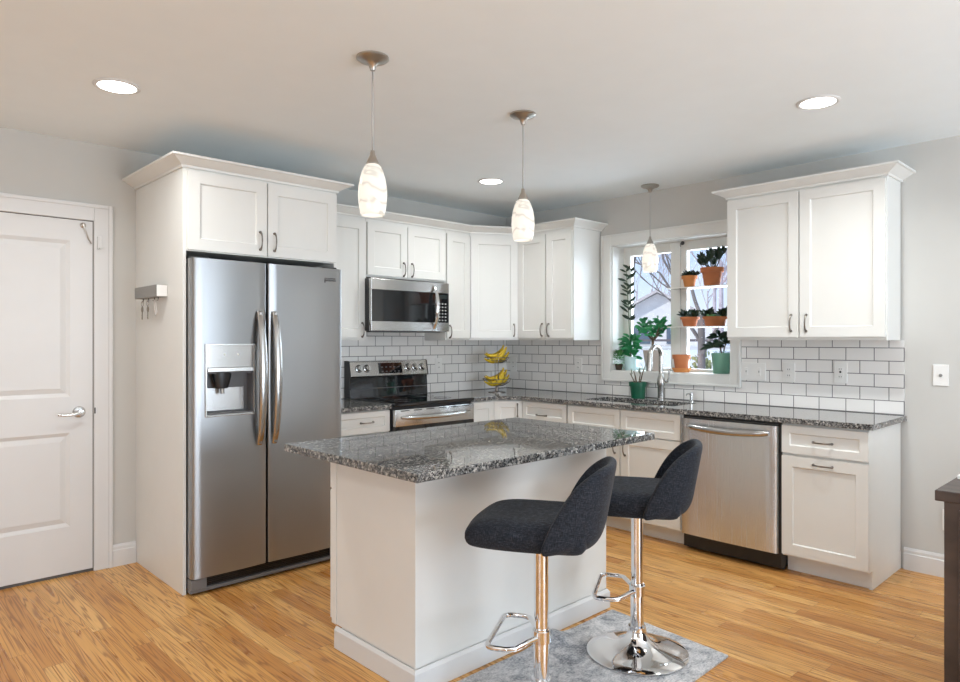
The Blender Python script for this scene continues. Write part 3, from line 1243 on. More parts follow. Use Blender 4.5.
def steel_door(name, parent, x0, x1, z0, z1, y0, y1, bulge, mat, r=.012, hole=None):
    """door slab with rounded vertical edges and a slightly crowned face; hole=(x0,x1,z0,z1) leaves an opening"""
    bm = NBM()
    xs = [x0, x0 + r * .3, x0 + r] + [x0 + r + (x1 - x0 - 2 * r) * i / 10 for i in range(1, 10)] + [x1 - r, x1 - r * .3, x1]
    zs = [z0, z1]
    if hole:
        xs = sorted(xs + [hole[0], hole[1]])
        zs = [z0, hole[2], hole[3], z1]

    def yy(x):
        t = (x - x0) / (x1 - x0)
        b = bulge * (1 - (2 * t - 1) ** 2)
        e = min(x - x0, x1 - x)
        k = r - math.sqrt(max(0, r * r - (r - e) ** 2)) if e < r else 0
        return y1 - b + k
    g = [[bm.verts.new((x, yy(x), z)) for x in xs] for z in zs]
    kb = [[bm.verts.new((x, y0, z)) for x in (x0, x1)] for z in (z0, z1)]
    for j in range(len(zs) - 1):
        for i in range(len(xs) - 1):
            if hole and j == 1 and hole[0] - 1e-6 <= xs[i] and xs[i + 1] <= hole[1] + 1e-6:
                continue
            bm.faces.new((g[j][i], g[j][i + 1], g[j + 1][i + 1], g[j + 1][i]))
    bm.faces.new([kb[0][0], kb[0][1], kb[1][1], kb[1][0]])
    bm.faces.new(g[0] + [kb[0][1], kb[0][0]])
    bm.faces.new(g[-1] + [kb[1][1], kb[1][0]])
    bm.faces.new([r_[0] for r_ in g] + [kb[1][0], kb[0][0]])
    bm.faces.new([r_[-1] for r_ in g] + [kb[1][1], kb[0][1]])
    return part(name, bm, mat, parent, smooth='auto', angle=30)


HOLE = (.071, .339, .955, 1.337)
dl = steel_door('door', fr, 0, .416, .095, 1.800, -.7755, -.846, .006, 'stainless_dark', hole=HOLE)
dr = steel_door('door', fr, .424, RW, .095, 1.800, -.7755, -.846, .006, 'stainless_dark')
for (d, x) in ((dl, .368), (dr, .458)):
    bm = NBM()
    pts, rr = [], []
    for i in range(17):
        t = i / 16
        pts.append((x, -.858 - .050 * math.sin(t * PI) ** .6, .775 + .75 * t))
        rr.append(.012 + .008 * math.sin(t * PI) ** .7)
    tube(bm, pts, rr, 12, flat=(.72, 1.25))
    for z in (.80, 1.50):
        box(bm, x - .008, x + .008, -.875, -.848, z - .02, z + .02)
    part('handle', bm, 'handle_steel', d, smooth='auto')
# dispenser
bm = NBM()
x0, x1, z0, z1 = HOLE
e = .006
box(bm, x0 - e, x0 + .004, -.857, -.845, z0 - e, z1 + e)
box(bm, x1 - .004, x1 + e, -.857, -.845, z0 - e, z1 + e)
box(bm, x0 + .004, x1 - .004, -.857, -.845, z1 - .004, z1 + e)
box(bm, x0 + .004, x1 - .004, -.857, -.845, z0 - e, z0 + .006)
dsp = part('dispenser', bm, 'satin_steel', dl, bevel=.002)
bm = NBM()
box(bm, x0 + .005, x1 - .005, -.852, -.835, 1.215, z1 - .005)
part('control_panel', bm, 'stainless', dsp)
for k in range(2):
    bm = NBM()
    ball(bm, (x0 + .10 + k * .075, -.853, 1.285), .006, 8, (1, .3, 1))
    part('indicator', bm, 'plate_white', dsp)
bm = NBM()
rbox(bm, x0 + .005, x1 - .005, -.862, -.835, 1.190, 1.214, .003)
part('shelf_lip', bm, 'satin_steel', dsp)
bm = NBM()      # recess: back and sides
box(bm, x0 + .004, x1 - .004, -.782, -.778, z0 + .006, 1.19)
box(bm, x0 + .0042, x0 + .007, -.844, -.782, z0 + .006, 1.19)
box(bm, x1 - .007, x1 - .0042, -.844, -.782, z0 + .006, 1.19)
box(bm, x0 + .007, x1 - .007, -.844, -.782, z0 + .0062, z0 + .012)
box(bm, x0 + .007, x1 - .007, -.834, -.782, 1.18, 1.19)
part('recess', bm, 'grey_plastic', dsp)
bm = NBM()
box(bm, x0 + .03, x1 - .03, -.7845, -.7822, z0 + .02, 1.10)
part('recess_back', bm, 'stainless_vertical', dsp)
bm = NBM()
lathe(bm, [(0, 0), (.030, 0), (.046, .07), (.046, .09), (0, .09)], 20, mtx=Matrix.Translation((x0 + .10, -.815, 1.098)) @ Matrix.Diagonal((1.15, .6, 1, 1)))
part('nozzle', bm, 'black_plastic', dsp, smooth='auto')
bm = NBM()
tube(bm, [(x0 + .10, -.82, 1.10), (x0 + .10, -.822, 1.085), (x0 + .10, -.825, 1.07)], .012, 8)
part('paddle', bm, 'satin_steel', dsp, smooth='auto')
bm = NBM()
box(bm, .0, RW, -.822, -.776, .012, .032)
box(bm, 0.0, .085, -.83, -.776, .032, .088)
box(bm, RW - .06, RW, -.83, -.776, .032, .088)
part('kick_frame', bm, 'kick_grey', fr, bevel=.004)
bm = NBM()
box(bm, .086, RW - .061, -.800, -.766, .033, .088)
for k in range(5):
    box(bm, .09, RW - .065, -.806, -.8005, .036 + k * .0105, .041 + k * .0105)
part('kick_grille', bm, 'black_plastic', fr)
bm = NBM()
rbox(bm, .003, .10, -.82, -.74, 1.8005, 1.812, .003)
part('hinge_cover', bm, 'black_plastic', fr)
bm = NBM()
rbox(bm, RW - .11, RW - .022, -.82, -.74, 1.8005, 1.812, .003)
part('hinge_cover', bm, 'black_plastic', fr)


def lettering(s, size, depth, mtx, name, mat, parent):
    cu = bpy.data.curves.new('letters', 'FONT')
    cu.body = s
    cu.size = size
    cu.extrude = depth
    cu.resolution_u = 2
    cu.align_x = 'LEFT'
    to = bpy.data.objects.new('letters', cu)
    COL.objects.link(to)
    dg = bpy.context.evaluated_depsgraph_get()
    me = bpy.data.meshes.new_from_object(to.evaluated_get(dg))
    bpy.data.objects.remove(to)
    bpy.data.curves.remove(cu)
    bm = NBM()
    bm.from_mesh(me)
    bpy.data.meshes.remove(me)
    bmesh.ops.transform(bm, matrix=mtx, verts=bm.verts[:])
    return part(name, bm, mat, parent)


R90 = Matrix.Rotation(PI / 2, 4, 'X')
bm = NBM()
box(bm, .787, .793, -.8525, -.8475, 1.712, 1.742)       # tall first stroke of the maker's mark and its bar
box(bm, .793, .862, -.8525, -.8475, 1.735, 1.742)
bd = part('badge', bm, 'grey_plastic', dr)
lettering('RIGIDAIRE', .0155, .0008, Matrix.Translation((.795, -.8518, 1.7215)) @ R90, 'badge_lettering', 'grey_plastic', bd)

# ------------------------------------------------------------------ microwave
mw = thing('microwave', 'stainless over-the-range microwave with black glass door', 'microwave', (-1.794, 0, 0))
MW, M0, M1 = .748, 1.430, 1.817
bm = NBM()
rbox(bm, 0, MW, -.345, -.0105, M0, M1, .003, 1)
part('body', bm, 'black_plastic', mw)
dx = .612
bm = NBM()
box(bm, .004, dx, -.378, -.3455, 1.735, M1 - .002)
box(bm, .004, dx, -.378, -.3455, M0 + .002, 1.502)
box(bm, .004, .012, -.376, -.3455, 1.502, 1.735)
box(bm, dx - .006, dx, -.376, -.3455, 1.502, 1.735)
md = part('door', bm, 'stainless', mw, bevel=.002)
bm = NBM()
box(bm, .0125, dx - .0065, -.377, -.350, 1.5025, 1.7345)
part('door_glass', bm, 'black_glass', md)
bm = NBM()
pts = [(dx - .018, -.379 - .045 * math.sin(i / 12 * PI) ** .7, 1.455 + .335 * i / 12) for i in range(13)]
tube(bm, pts, [.009 + .004 * math.sin(i / 12 * PI) for i in range(13)], 10, flat=(.8, 1.3))
part('handle', bm, 'chrome', md, smooth='auto')
bm = NBM()
box(bm, dx + .003, MW, -.378, -.3455, 1.735, M1 - .002)
box(bm, dx + .003, MW, -.378, -.3455, M0 + .002, 1.502)
box(bm, dx + .003, MW, -.350, -.3455, 1.502, 1.735)
cp = part('control_column', bm, 'stainless', mw, bevel=.002)
bm = NBM()
box(bm, dx + .004, MW - .001, -.377, -.3505, 1.5025, 1.7345)
part('control_panel', bm, 'black_glass', cp)
for r in range(6):
    for c in range(3):
        bm = NBM()
        box(bm, dx + .030 + c * .031, dx + .045 + c * .031, -.3785, -.3772, 1.515 + r * .026, 1.525 + r * .026)
        part('button', bm, 'button_grey', cp)
bm = NBM()
box(bm, dx + .028, MW - .022, -.3782, -.3772, 1.69, 1.722)
part('display', bm, 'display_lit', cp)
bm = NBM()
box(bm, .05, MW - .05, -.33, -.05, M0 - .006, M0 - .0005)
part('underside_grille', bm, 'grey_plastic', mw)

# ------------------------------------------------------------------ range
ra = thing('range_stove', 'stainless freestanding electric range with black glass cooktop', 'stove', (-1.783, 0, 0))
RGW = .757
bm = NBM()
box(bm, 0.001, RGW - .001, -.615, -.0115, .01, .895)
part('body', bm, 'black_plastic', ra)
bm = NBM()
rbox(bm, -.0005, RGW - .0005 + .001, -.655, -.095, .896, .919, .005)
ck = part('cooktop', bm, 'black_glass', ra)
for (x, y, r) in ((.20, -.48, .105), (.56, -.48, .085), (.20, -.24, .075), (.56, -.24, .105)):
    bm = NBM()
    lathe(bm, [(r, .9192), (r, .9199), (r - .004, .9199), (r - .004, .9192), (r, .9192)], 40, x, y)
    lathe(bm, [(r * .6, .9192), (r * .6, .9199), (r * .6 - .003, .9199), (r * .6 - .003, .9192), (r * .6, .9192)], 32, x, y)
    part('burner', bm, 'burner_ring', ck)
# backguard: black lower half, stainless leaning control panel
bm = NBM()
v = [(-.012, .9195), (-.090, .9195), (-.075, 1.072), (-.012, 1.072)]
pr = [[bm.verts.new((x, y, z)) for y, z in v] for x in (.001, RGW - .012)]
for i in range(4):
    bm.faces.new((pr[0][i], pr[0][(i + 1) % 4], pr[1][(i + 1) % 4], pr[1][i]))
bm.faces.new(pr[0])
bm.faces.new(list(reversed(pr[1])))
bg = part('backguard', bm, 'black_glass', ra)
bm = NBM()
box(bm, .01, RGW - .01, -.091, -.083, .985, .991)
part('backguard_rib', bm, 'grey_plastic', bg)
bm = NBM()
v = [(-.012, 1.0725), (-.082, 1.0725), (-.100, 1.085), (-.078, 1.196), (-.065, 1.202), (-.012, 1.202)]
pr = [[bm.verts.new((x, y, z)) for y, z in v] for x in (.000, RGW - .012)]
k = len(v)
for i in range(k):
    bm.faces.new((pr[0][i], pr[0][(i + 1) % k], pr[1][(i + 1) % k], pr[1][i]))
bm.faces.new(pr[0])
bm.faces.new(list(reversed(pr[1])))
pn = part('control_panel', bm, 'stainless', ra, bevel=.003)
v = [(-.012, .9195), (-.090, .9195), (-.083, 1.07), (-.102, 1.085), (-.080, 1.198), (-.065, 1.204), (-.012, 1.204)]
k = len(v)
for (xa, xb) in ((-.0045, -.0003), (RGW - .0115, RGW - .0075)):
    bm = NBM()
    pr = [[bm.verts.new((x, y, z)) for y, z in v] for x in (xa, xb)]
    for i in range(k):
        bm.faces.new((pr[0][i], pr[0][(i + 1) % k], pr[1][(i + 1) % k], pr[1][i]))
    bm.faces.new(pr[0])
    bm.faces.new(list(reversed(pr[1])))
    part('end_cap_or_lit_end', bm, 'black_plastic', ra)
TILT = math.atan2(.022, .111)
for x in (.077, .150, .545, .617, .690):
    bm = NBM()
    lathe(bm, [(0, -.001), (.027, -.001), (.027, .004), (.022, .006), (.020, .026), (.017, .030), (0, .030)], 20)
    box(bm, -.0045, .0045, -.019, .019, .028, .037)
    m = Matrix.Translation((x, -.0885, 1.143)) @ Matrix.Rotation(PI / 2 - TILT, 4, 'X')
    bmesh.ops.transform(bm, matrix=m, verts=bm.verts[:])
    kb = part('knob', bm, 'satin_steel', pn, smooth='auto')
    bm = NBM()
    lathe(bm, [(.0275, -.0005), (.031, -.0005), (.031, .0025), (.0275, .0025), (.0275, -.0005)], 20)
    bmesh.ops.transform(bm, matrix=m, verts=bm.verts[:])
    part('knob_ring', bm, 'black_plastic', kb)
bm = NBM()
box(bm, -.112, .112, -.042, .042, -.001, .003)
m = Matrix.Translation((.372, -.0885, 1.142)) @ Matrix.Rotation(PI / 2 - TILT, 4, 'X')
bmesh.ops.transform(bm, matrix=m, verts=bm.verts[:])
dpn = part('display', bm, 'black_glass', pn)
bm = NBM()
for r in range(2):
    for c in range(5):
        box(bm, -.09 + c * .04, -.072 + c * .04, -.030 + r * .034, -.022 + r * .034, .0032, .0038)
bmesh.ops.transform(bm, matrix=m, verts=bm.verts[:])
part('button_marks', bm, 'grey_plastic', dpn)
# oven door
bm = NBM()
rbox(bm, .004, RGW - .004, -.655, -.6155, .755, .874, .004)
od = part('oven_door', bm, 'stainless', ra, smooth='auto')
bm = NBM()
box(bm, .004, RGW - .004, -.652, -.6155, .215, .754)
part('oven_glass', bm, 'black_glass', od)
bm = NBM()
pts = [(.055 + (RGW - .11) * i / 16, -.657 - .048 * math.sin(i / 16 * PI) ** .45, .818 - .006 * math.sin(i / 16 * PI)) for i in range(17)]
tube(bm, pts, [.010] + [.0145] * 15 + [.010], 12)
part('handle', bm, 'satin_steel', od, smooth='auto')
bm = NBM()
for k in range(6):
    box(bm, .05 + k * .115, .125 + k * .115, -.6565, -.6552, .861, .867)
part('vent_slot', bm, 'dark_slot', od)
bm = NBM()
box(bm, .004, RGW - .004, -.650, -.6155, .02, .208)
part('storage_drawer', bm, 'stainless', ra, bevel=.003)

# ------------------------------------------------------------------ dishwasher
dw = thing('dishwasher', 'stainless dishwasher with black kick panel under the worktop', 'dishwasher', (0, -2.192, 0), WIN)
DW_ = .638
bm = NBM()
box(bm, .002, DW_ - .002, -.585, -.02, .02, .880)
part('body', bm, 'black_plastic', dw)
dd = steel_door('door', dw, .008, DW_ - .012, .112, .858, -.5865, -.628, .007, 'stainless_vertical', r=.010)
bm = NBM()
pts = [(.055 + (DW_ - .115) * i / 16, -.636 - .038 * math.sin(i / 16 * PI) ** .5, .812 - .010 * math.sin(i / 16 * PI) ** 1) for i in range(17)]
tube(bm, pts, [.013] + [.017 + .005 * math.sin(i / 16 * PI) for i in range(1, 16)] + [.013], 12, flat=(1.0, .8))
part('handle', bm, 'handle_steel', dd, smooth='auto')
bm = NBM()
box(bm, .01, DW_ - .012, -.60, -.5865, .8585, .868)
part('control_strip', bm, 'black_glass', dw)
bm = NBM()
box(bm, .004, DW_ - .004, -.56, -.5855, .03, .110)
box(bm, .004, DW_ - .004, -.545, -.53, .004, .03)
part('kick_panel', bm, 'black_plastic', dw)

# ------------------------------------------------------------------ island
IX0, IX1, IY0, IY1 = -2.997, -1.768, -2.432, -1.830
isl = thing('kitchen_island', 'white kitchen island with plain panels in front of the range', 'kitchen island', ((IX0 + IX1) / 2, (IY0 + IY1) / 2, 0))
cx, cy = (IX0 + IX1) / 2, (IY0 + IY1) / 2
hx, hy = (IX1 - IX0) / 2, (IY1 - IY0) / 2
bm = NBM()
box(bm, -hx, hx, -hy, hy, .101, .882)
part('body', bm, 'cabinet_paint', isl, bevel=.001)
bm = NBM()
box(bm, -hx + .004, hx - .004, -hy + .004, hy - .075, .001, .1005)
part('plinth', bm, 'cabinet_paint', isl)
bm = NBM()
box(bm, -hx - .005, -hx - .0004, hy - .040, hy - .004, .102, .8815)
part('corner_stile', bm, 'cabinet_paint', isl, bevel=.001)
if True:
    bm = NBM()      # base trim with sloped cap around three sides
    prof = [(0.0005, .002), (.014, .002), (.014, .082), (.005, .096), (.0005, .096)]
    path = [(-hx, hy - .040), (-hx, -hy), (hx, -hy), (hx, hy - .040)]
    P = [Vector(p) for p in path]
    rows = []
    for i in range(4):
        ns = []
        if i > 0:
            d = (P[i] - P[i - 1]).normalized()
            ns.append(Vector((d.y, -d.x)))
        if i < 3:
            d = (P[i + 1] - P[i]).normalized()
            ns.append(Vector((d.y, -d.x)))
        m = ns[0] if len(ns) == 1 else (ns[0] + ns[1]) / (1 + ns[0].dot(ns[1]))
        rows.append([bm.verts.new((P[i].x + m.x * o_, P[i].y + m.y * o_, z)) for o_, z in prof])
    k = len(prof)
    for a, b in zip(rows, rows[1:]):
        for i in range(k):
            bm.faces.new((a[i], a[(i + 1) % k], b[(i + 1) % k], b[i]))
    bm.faces.new(rows[0])
    bm.faces.new(list(reversed(rows[-1])))
    part('base_trim', bm, 'trim_paint', isl)
# fronts on the range side
n = 3
for i in range(n):
    x0 = -hx + .004 + i * (2 * hx - .008) / n
    x1 = x0 + (2 * hx - .008) / n - .006
    for (nm, z0, z1) in (('drawer', .70, .868), ('door', .115, .69)):
        bm = NBM()
        r = .045 if nm == 'drawer' else .062
        panel_front(bm, -x1, -x0, z0, z1, -hy - .0205, .02, [(-x1 + r, -x0 - r, z0 + r, z1 - r)], .009, .004)
        d = part(nm, bm, 'cabinet_paint', isl, bevel=.0018)
        d.rotation_euler = (0, 0, PI)
        pull(d, -(x0 + x1) / 2, .785 if nm == 'drawer' else .655, -hy - .0205, False)
bm = NBM()
prism(bm, [(-3.203, -2.702), (-1.746, -2.702), (-1.746, -1.778), (-3.203, -1.778)], .8825, .9145)
o = part('island_countertop', bm, 'granite', bevel=.003)
tag(o, 'speckled grey granite slab on the white island', 'countertop')

# ------------------------------------------------------------------ rug
bm = NBM()
nx, ny = 90, 46
A, B, C_, D_ = Vector((-3.25, -2.462)), Vector((-1.785, -2.462)), Vector((-1.838, -3.105)), Vector((-3.30, -3.13))
g = {}
for i in range(nx + 1):
    for j in range(ny + 1):
        s, q = i / nx, j / ny
        p = (A * (1 - s) + B * s) * (1 - q) + (D_ * (1 - s) + C_ * s) * q
        d = math.hypot(p.x + 2.28, (p.y + 2.49) * 1.3)
        z = .010 + .050 * math.exp(-(d / .08) ** 2) + random.uniform(0, .0012)
        if p.x < -1.75 and q < .02 and p.x > -3.0:
            p.y -= .006
        g[i, j] = bm.verts.new((p.x, p.y - .014, z))
for i in range(nx):
    for j in range(ny):
        bm.faces.new((g[i, j], g[i, j + 1], g[i + 1, j + 1], g[i + 1, j]))
brd = [g[i, 0] for i in range(nx + 1)] + [g[nx, j] for j in range(1, ny + 1)] + [g[i, ny] for i in range(nx - 1, -1, -1)] + [g[0, j] for j in range(ny - 1, 0, -1)]
low = [bm.verts.new((v.co.x, v.co.y, .001)) for v in brd]
for i in range(len(brd)):
    k = (i + 1) % len(brd)
    bm.faces.new((brd[i], brd[k], low[k], low[i]))
bm.faces.new(low)
o = part('area_rug', bm, 'rug_pile', smooth='auto')
tag(o, 'mottled blue grey runner rug along the island under the bar stools', 'rug')

# ------------------------------------------------------------------ bar stools
def bar_stool(label, loc, rz):
    t = thing('bar_stool', label, 'bar stool', loc, rz, 'bar stools at the island')
    zb = .0
    bm = NBM()
    prof = [(0, .002), (.205, .002), (.214, .004), (.216, .007), (.212, .010), (.17, .017), (.12, .028), (.08, .043), (.055, .062), (.042, .085), (.037, .105), (.037, .118), (0, .118)]
    lathe(bm, prof, 64)
    part('base', bm, 'chrome', t, smooth='auto', angle=50)
    bm = NBM()
    lathe(bm, [(0, .118), (.028, .118), (.028, .300), (.027, .303), (.0, .303)], 28)
    part('pole', bm, 'chrome', t, smooth='auto')
    bm = NBM()
    lathe(bm, [(0, .303), (.0255, .303), (.0255, .590), (.0, .590)], 24)
    lathe(bm, [(0, .590), (.06, .594), (.095, .606), (.095, .620), (0, .620)], 24)
    part('piston', bm, 'chrome', t, smooth='auto')
    bm = NBM()      # D-shaped foot rest toward the island
    h = .272
    lathe(bm, [(.0286, h - .022), (.034, h - .022), (.034, h + .022), (.0286, h + .022), (.0286, h - .022)], 24)
    loop = []
    w2, y0, y1, rr = .150, .028, .172, .032
    loop += [(-.030, .012, h), (-.06, .03, h + .001)]
    loop += [(-w2 + .012, .068, h + .002)]
    loop += [(-w2, .095, h + .002)]
    loop += [(-w2 + rr - rr * math.cos(a), y1 - rr + rr * math.sin(a), h + .002) for a in [PI / 2 * i / 5 for i in range(6)]]
    loop += [(w2 - rr + rr * math.sin(a), y1 - rr + rr * math.cos(a), h + .002) for a in [PI / 2 * i / 5 for i in range(6)]]
    loop += [(w2, .095, h + .002), (w2 - .012, .068, h + .002), (.06, .03, h + .001), (.030, .012, h)]
    tube(bm, loop, .0095, 10)
    part('footrest', bm, 'chrome', t, smooth='auto')
    bm = NBM()
    tube(bm, [(.02, .02, .600), (.10, .05, .598), (.16, .06, .596), (.18, .062, .592)], [.005, .005, .005, .008], 8)
    part('lift_lever', bm, 'chrome', t, smooth='auto')
    # seat cushion: rounded slab, front edge rolled down
    bm = NBM()
    N1, N2 = 14, 14
    def plan(u, v):
        # superellipse-like rounded square
        x = .215 * u * math.sqrt(max(0, 1 - .22 * v * v * abs(u)))
        y = (.232 * v * math.sqrt(max(0, 1 - .16 * u * u * abs(v)))) + .030
        return x, y
    top, bot = {}, {}
    for i in range(N1 + 1):
        for j in range(N2 + 1):
            u, v = -1 + 2 * i / N1, -1 + 2 * j / N2
            x, y = plan(u, v)
            e = max(abs(u), abs(v))
            roll = .026 * max(0, (v - .35) / .65) ** 2
            zt = .728 - .022 * max(0, (e - .72) / .28) ** 2 - roll + .004 * (1 - u * u)
            zbm = .622 + .012 * max(0, (e - .75) / .25) ** 2 + .004 * max(0, v) ** 3
            top[i, j] = bm.verts.new((x, y, zt))
            bot[i, j] = bm.verts.new((x * .97, y * .97, zbm))
    for i in range(N1):
        for j in range(N2):
            bm.faces.new((top[i, j], top[i + 1, j], top[i + 1, j + 1], top[i, j + 1]))
            bm.faces.new((bot[i, j], bot[i, j + 1], bot[i + 1, j + 1], bot[i + 1, j]))
    ring = [(i, 0) for i in range(N1)] + [(N1, j) for j in range(N2)] + [(i, N2) for i in range(N1, 0, -1)] + [(0, j) for j in range(N2, 0, -1)]
    for a in range(len(ring)):
        b = (a + 1) % len(ring)
        bm.faces.new((top[ring[a]], top[ring[b]], bot[ring[b]], bot[ring[a]]))
    o = part('seat', bm, 'charcoal_fabric', t, smooth=True)
    m = o.modifiers.new('soft', 'SUBSURF')
    m.levels = m.render_levels = 1
    # bucket back: shell wrapping the rear of the seat, wings sloping down to the front
    bm = NBM()
    NU, NV = 28, 9
    gg = {}
    for i in range(NU + 1):
        s = -1 + 2 * i / NU
        a = abs(s)
        # plan curve: straight wing then rounded back
        ang = s * math.radians(84)
        ct, st = math.cos(ang), math.sin(ang)
        rx, ry = .218, .200
        n_ = 2.7
        px = rx * math.copysign(abs(st) ** (2 / n_), st)
        py = -ry * math.copysign(abs(ct) ** (2 / n_), ct)
        if a > .72:
            py = max(py, py)
        q = min(1, max(0, (py + .190) / .155))      # 0 at the back, 1 at the front tip of the wing
        htop = .922 - .008 * a * a - (.922 - .655) * (q ** 1.5)
        for j in range(NV + 1):
            v = j / NV
            zlow = .634 + .004 * a
            z = zlow + (htop - zlow) * v
            lean = .17 * (z - .60) * max(0, 1 - max(0, (a - .45)) / .55)
            flare = .05 * (z - .60)
            under = .028 * max(0, 1 - v * 5) ** 2
            k = 1 + flare - under / .22
            yv = py * k - lean * max(0, (-py / ry)) 
            gg[i, j] = bm.verts.new((px * k, yv, z))
    for i in range(NU):
        for j in range(NV):
            bm.faces.new((gg[i, j], gg[i + 1, j], gg[i + 1, j + 1], gg[i, j + 1]))
    o = part('backrest', bm, 'charcoal_fabric', t, smooth=True)
    m = o.modifiers.new('thick', 'SOLIDIFY')
    m.thickness = .032
    m.offset = 0.0
    m.use_even_offset = True
    m = o.modifiers.new('soft', 'SUBSURF')
    m.levels = m.render_levels = 2
    return t


bar_stool('charcoal fabric bar stool nearer the camera, at the middle of the island', (-2.743, -2.850, .011), math.radians(31))
bar_stool('charcoal fabric bar stool at the far end of the island near the dishwasher', (-2.100, -2.835, .011), math.radians(30))

# ------------------------------------------------------------------ lights
def pendant(label, x, y):
    t = thing('pendant_light', label, 'pendant light', (x, y, 0), random.uniform(0, 3), 'glass pendant lights')
    bm = NBM()
    lathe(bm, [(0, CEIL - .0005), (.066, CEIL - .0005), (.067, CEIL - .008), (.058, CEIL - .015), (.035, CEIL - .020), (.018, CEIL - .032), (.010, CEIL - .055), (0, CEIL - .055)], 36)
    part('canopy', bm, 'brushed_nickel', t, smooth='auto', angle=50)
    bm = NBM()
    tube(bm, [(0, 0, CEIL - .054), (0, 0, 2.3), (0, 0, 2.128)], .0032, 8)
    part('cord', bm, 'button_grey', t, smooth=True)
    bm = NBM()
    lathe(bm, [(0, 2.142), (.008, 2.140), (.011, 2.122), (.019, 2.105), (.026, 2.090), (.026, 2.083), (0, 2.083)], 24)
    part('socket', bm, 'brushed_nickel', t, smooth='auto', angle=50)
    bm = NBM()
    prof = [(.024, 2.083), (.033, 2.076), (.043, 2.055), (.052, 2.025), (.058, 1.99), (.0595, 1.955), (.057, 1.92), (.051, 1.885), (.046, 1.874), (.042, 1.874), (.047, 1.89), (.052, 1.93), (.0545, 1.96), (.05, 2.01), (.03, 2.072), (.020, 2.079)]
    lathe(bm, prof, 36)
    part('shade', bm, 'lit_shade_glass', t, smooth=True)
    bm = NBM()
    lathe(bm, [(0, 1.93), (.018, 1.936), (.025, 1.955), (.022, 1.98), (.013, 2.01), (.013, 2.045), (0, 2.045)], 16)
    part('bulb', bm, 'lit_lens', t, smooth=True)
    return t


pendant('nearest glass pendant lamp, hanging over the refrigerator end of the island', -3.012, -2.168)
pendant('glass pendant lamp hanging over the far end of the island', -2.053, -2.119)
pendant('glass pendant lamp hanging in front of the sink window', -.185, -1.685)

LENS = CEIL - .004


def downlight(label, x, y, power=7, vis=True):
    t = thing('recessed_light', label, 'ceiling light', (x, y, 0), 0, 'recessed ceiling lights')
    bm = NBM()
    lathe(bm, [(.080, CEIL - .0004), (.098, CEIL - .0004), (.098, CEIL - .004), (.090, CEIL - .008), (.080, CEIL - .006), (.080, CEIL - .0004)], 40)
    part('trim_ring', bm, 'trim_paint', t, smooth='auto')
    bm = NBM()
    lathe(bm, [(0, CEIL - .0045), (.079, CEIL - .0045), (.079, CEIL - .001), (0, CEIL - .001)], 36)
    part('lens', bm, 'lit_lens', t, smooth='auto')
    l = area('recessed_lamp', (0, 0, CEIL - .009), (.15,), power, (0.96, .97, .955), (0, 0, 0), 'DISK', math.radians(150))
    l.parent = t


downlight('recessed ceiling light in front of the white door and surround', -3.673, -1.095, 8)
downlight('recessed ceiling light in front of the large wall cabinet right of the window', -1.145, -3.236, 14)
downlight('recessed ceiling light between the island pendants and the corner cabinets', -1.144, -.958)
for i, (x, y) in enumerate(((-5.9, -1.3), (-5.9, -3.4), (-5.9, -5.6), (-3.7, -5.6), (-1.2, -5.6))):
    downlight('added recessed ceiling light, unseen, lighting the room part behind the camera', x, y, 14 if x > -2 else 8)

# ------------------------------------------------------------------ plants, shelves, small things by the window
SILL = WZ0 + J + .0005


def pot_mesh(r0, r1, h, rim=True, seg=28):
    bm = NBM()
    if rim:
        prof = [(0, 0), (r0, 0), (r0 + (r1 - r0) * .72, h * .74), (r1 * 1.06, h * .74), (r1 * 1.08, h), (r1 * .95, h), (r1 * .93, h * .86), (0, h * .86)]
    else:
        prof = [(0, 0), (r0, 0), (r0 + (r1 - r0) * .6, h * .5), (r1, h * .96), (r1 * .98, h), (r1 * .93, h), (r1 * .91, h * .9), (0, h * .9)]
    lathe(bm, prof, seg)
    return bm


def planted(name, label, loc, r0, r1, h, potmat, rim=True):
    t = thing(name, label, 'potted plant', loc)
    part('pot', pot_mesh(r0, r1, h, rim), potmat, t, smooth='auto', angle=30)
    bm = NBM()
    lathe(bm, [(0, h * .905), (r1 * .85, h * .90), (r1 * .88, h * .905 - .004), (0, h * .88)], 18)
    part('soil', bm, 'soil', t)
    return t


def rosettes(t, h, spots, ln, wd, mat, n=14, rise=.5, droop=.1):
    bm = NBM()
    for (x, y) in spots:
        for i in range(n):
            a = i * 2.4 + random.random() * .3
            e = rise * (0.25 + 1.5 * i / n)
            leaf(bm, (x, y, h), (math.cos(a), math.sin(a), e), ln * random.uniform(.8, 1.2), wd, droop, (-.6, -.4, .8))
    part('leaves', bm, mat, t, smooth=True)


# jade tree in taupe pot
t = planted('jade_plant', 'bushy green tree-like plant in tapered taupe pot on the sill behind the faucet', (.078, -1.545, SILL), .050, .079, .165, 'taupe_ceramic', False)
bm = NBM()
tips = []
tube(bm, [(0, 0, .14), (.004, .004, .20), (0, .0, .25)], [.014, .012, .011], 8)
for k in range(8):
    a = k * 2.4
    e = (.055 * math.cos(a), .085 * math.sin(a), .30 + .02 * (k % 4))
    tube(bm, [(0, 0, .24), (e[0] * .5, e[1] * .5, .28), e], [.008, .006, .004], 6)
    tips.append(e)
part('stem', bm, 'plant_stem', t, smooth=True)
bm = NBM()
for e in tips:
    for i in range(17):
        a = i * 2.4
        d = (math.cos(a), math.sin(a), random.uniform(-.3, 1.1))
        q = Vector(e) + Vector((random.uniform(-.02, .02), random.uniform(-.03, .03), random.uniform(-.03, .05)))
        if q.x + .055 > .075:
            q.x = .02
        leaf(bm, q, (d[0] * .6, d[1], d[2]), random.uniform(.045, .068), .027, .15, (-.7, -.6, .7))
keep_in(bm, .078, -1.545)
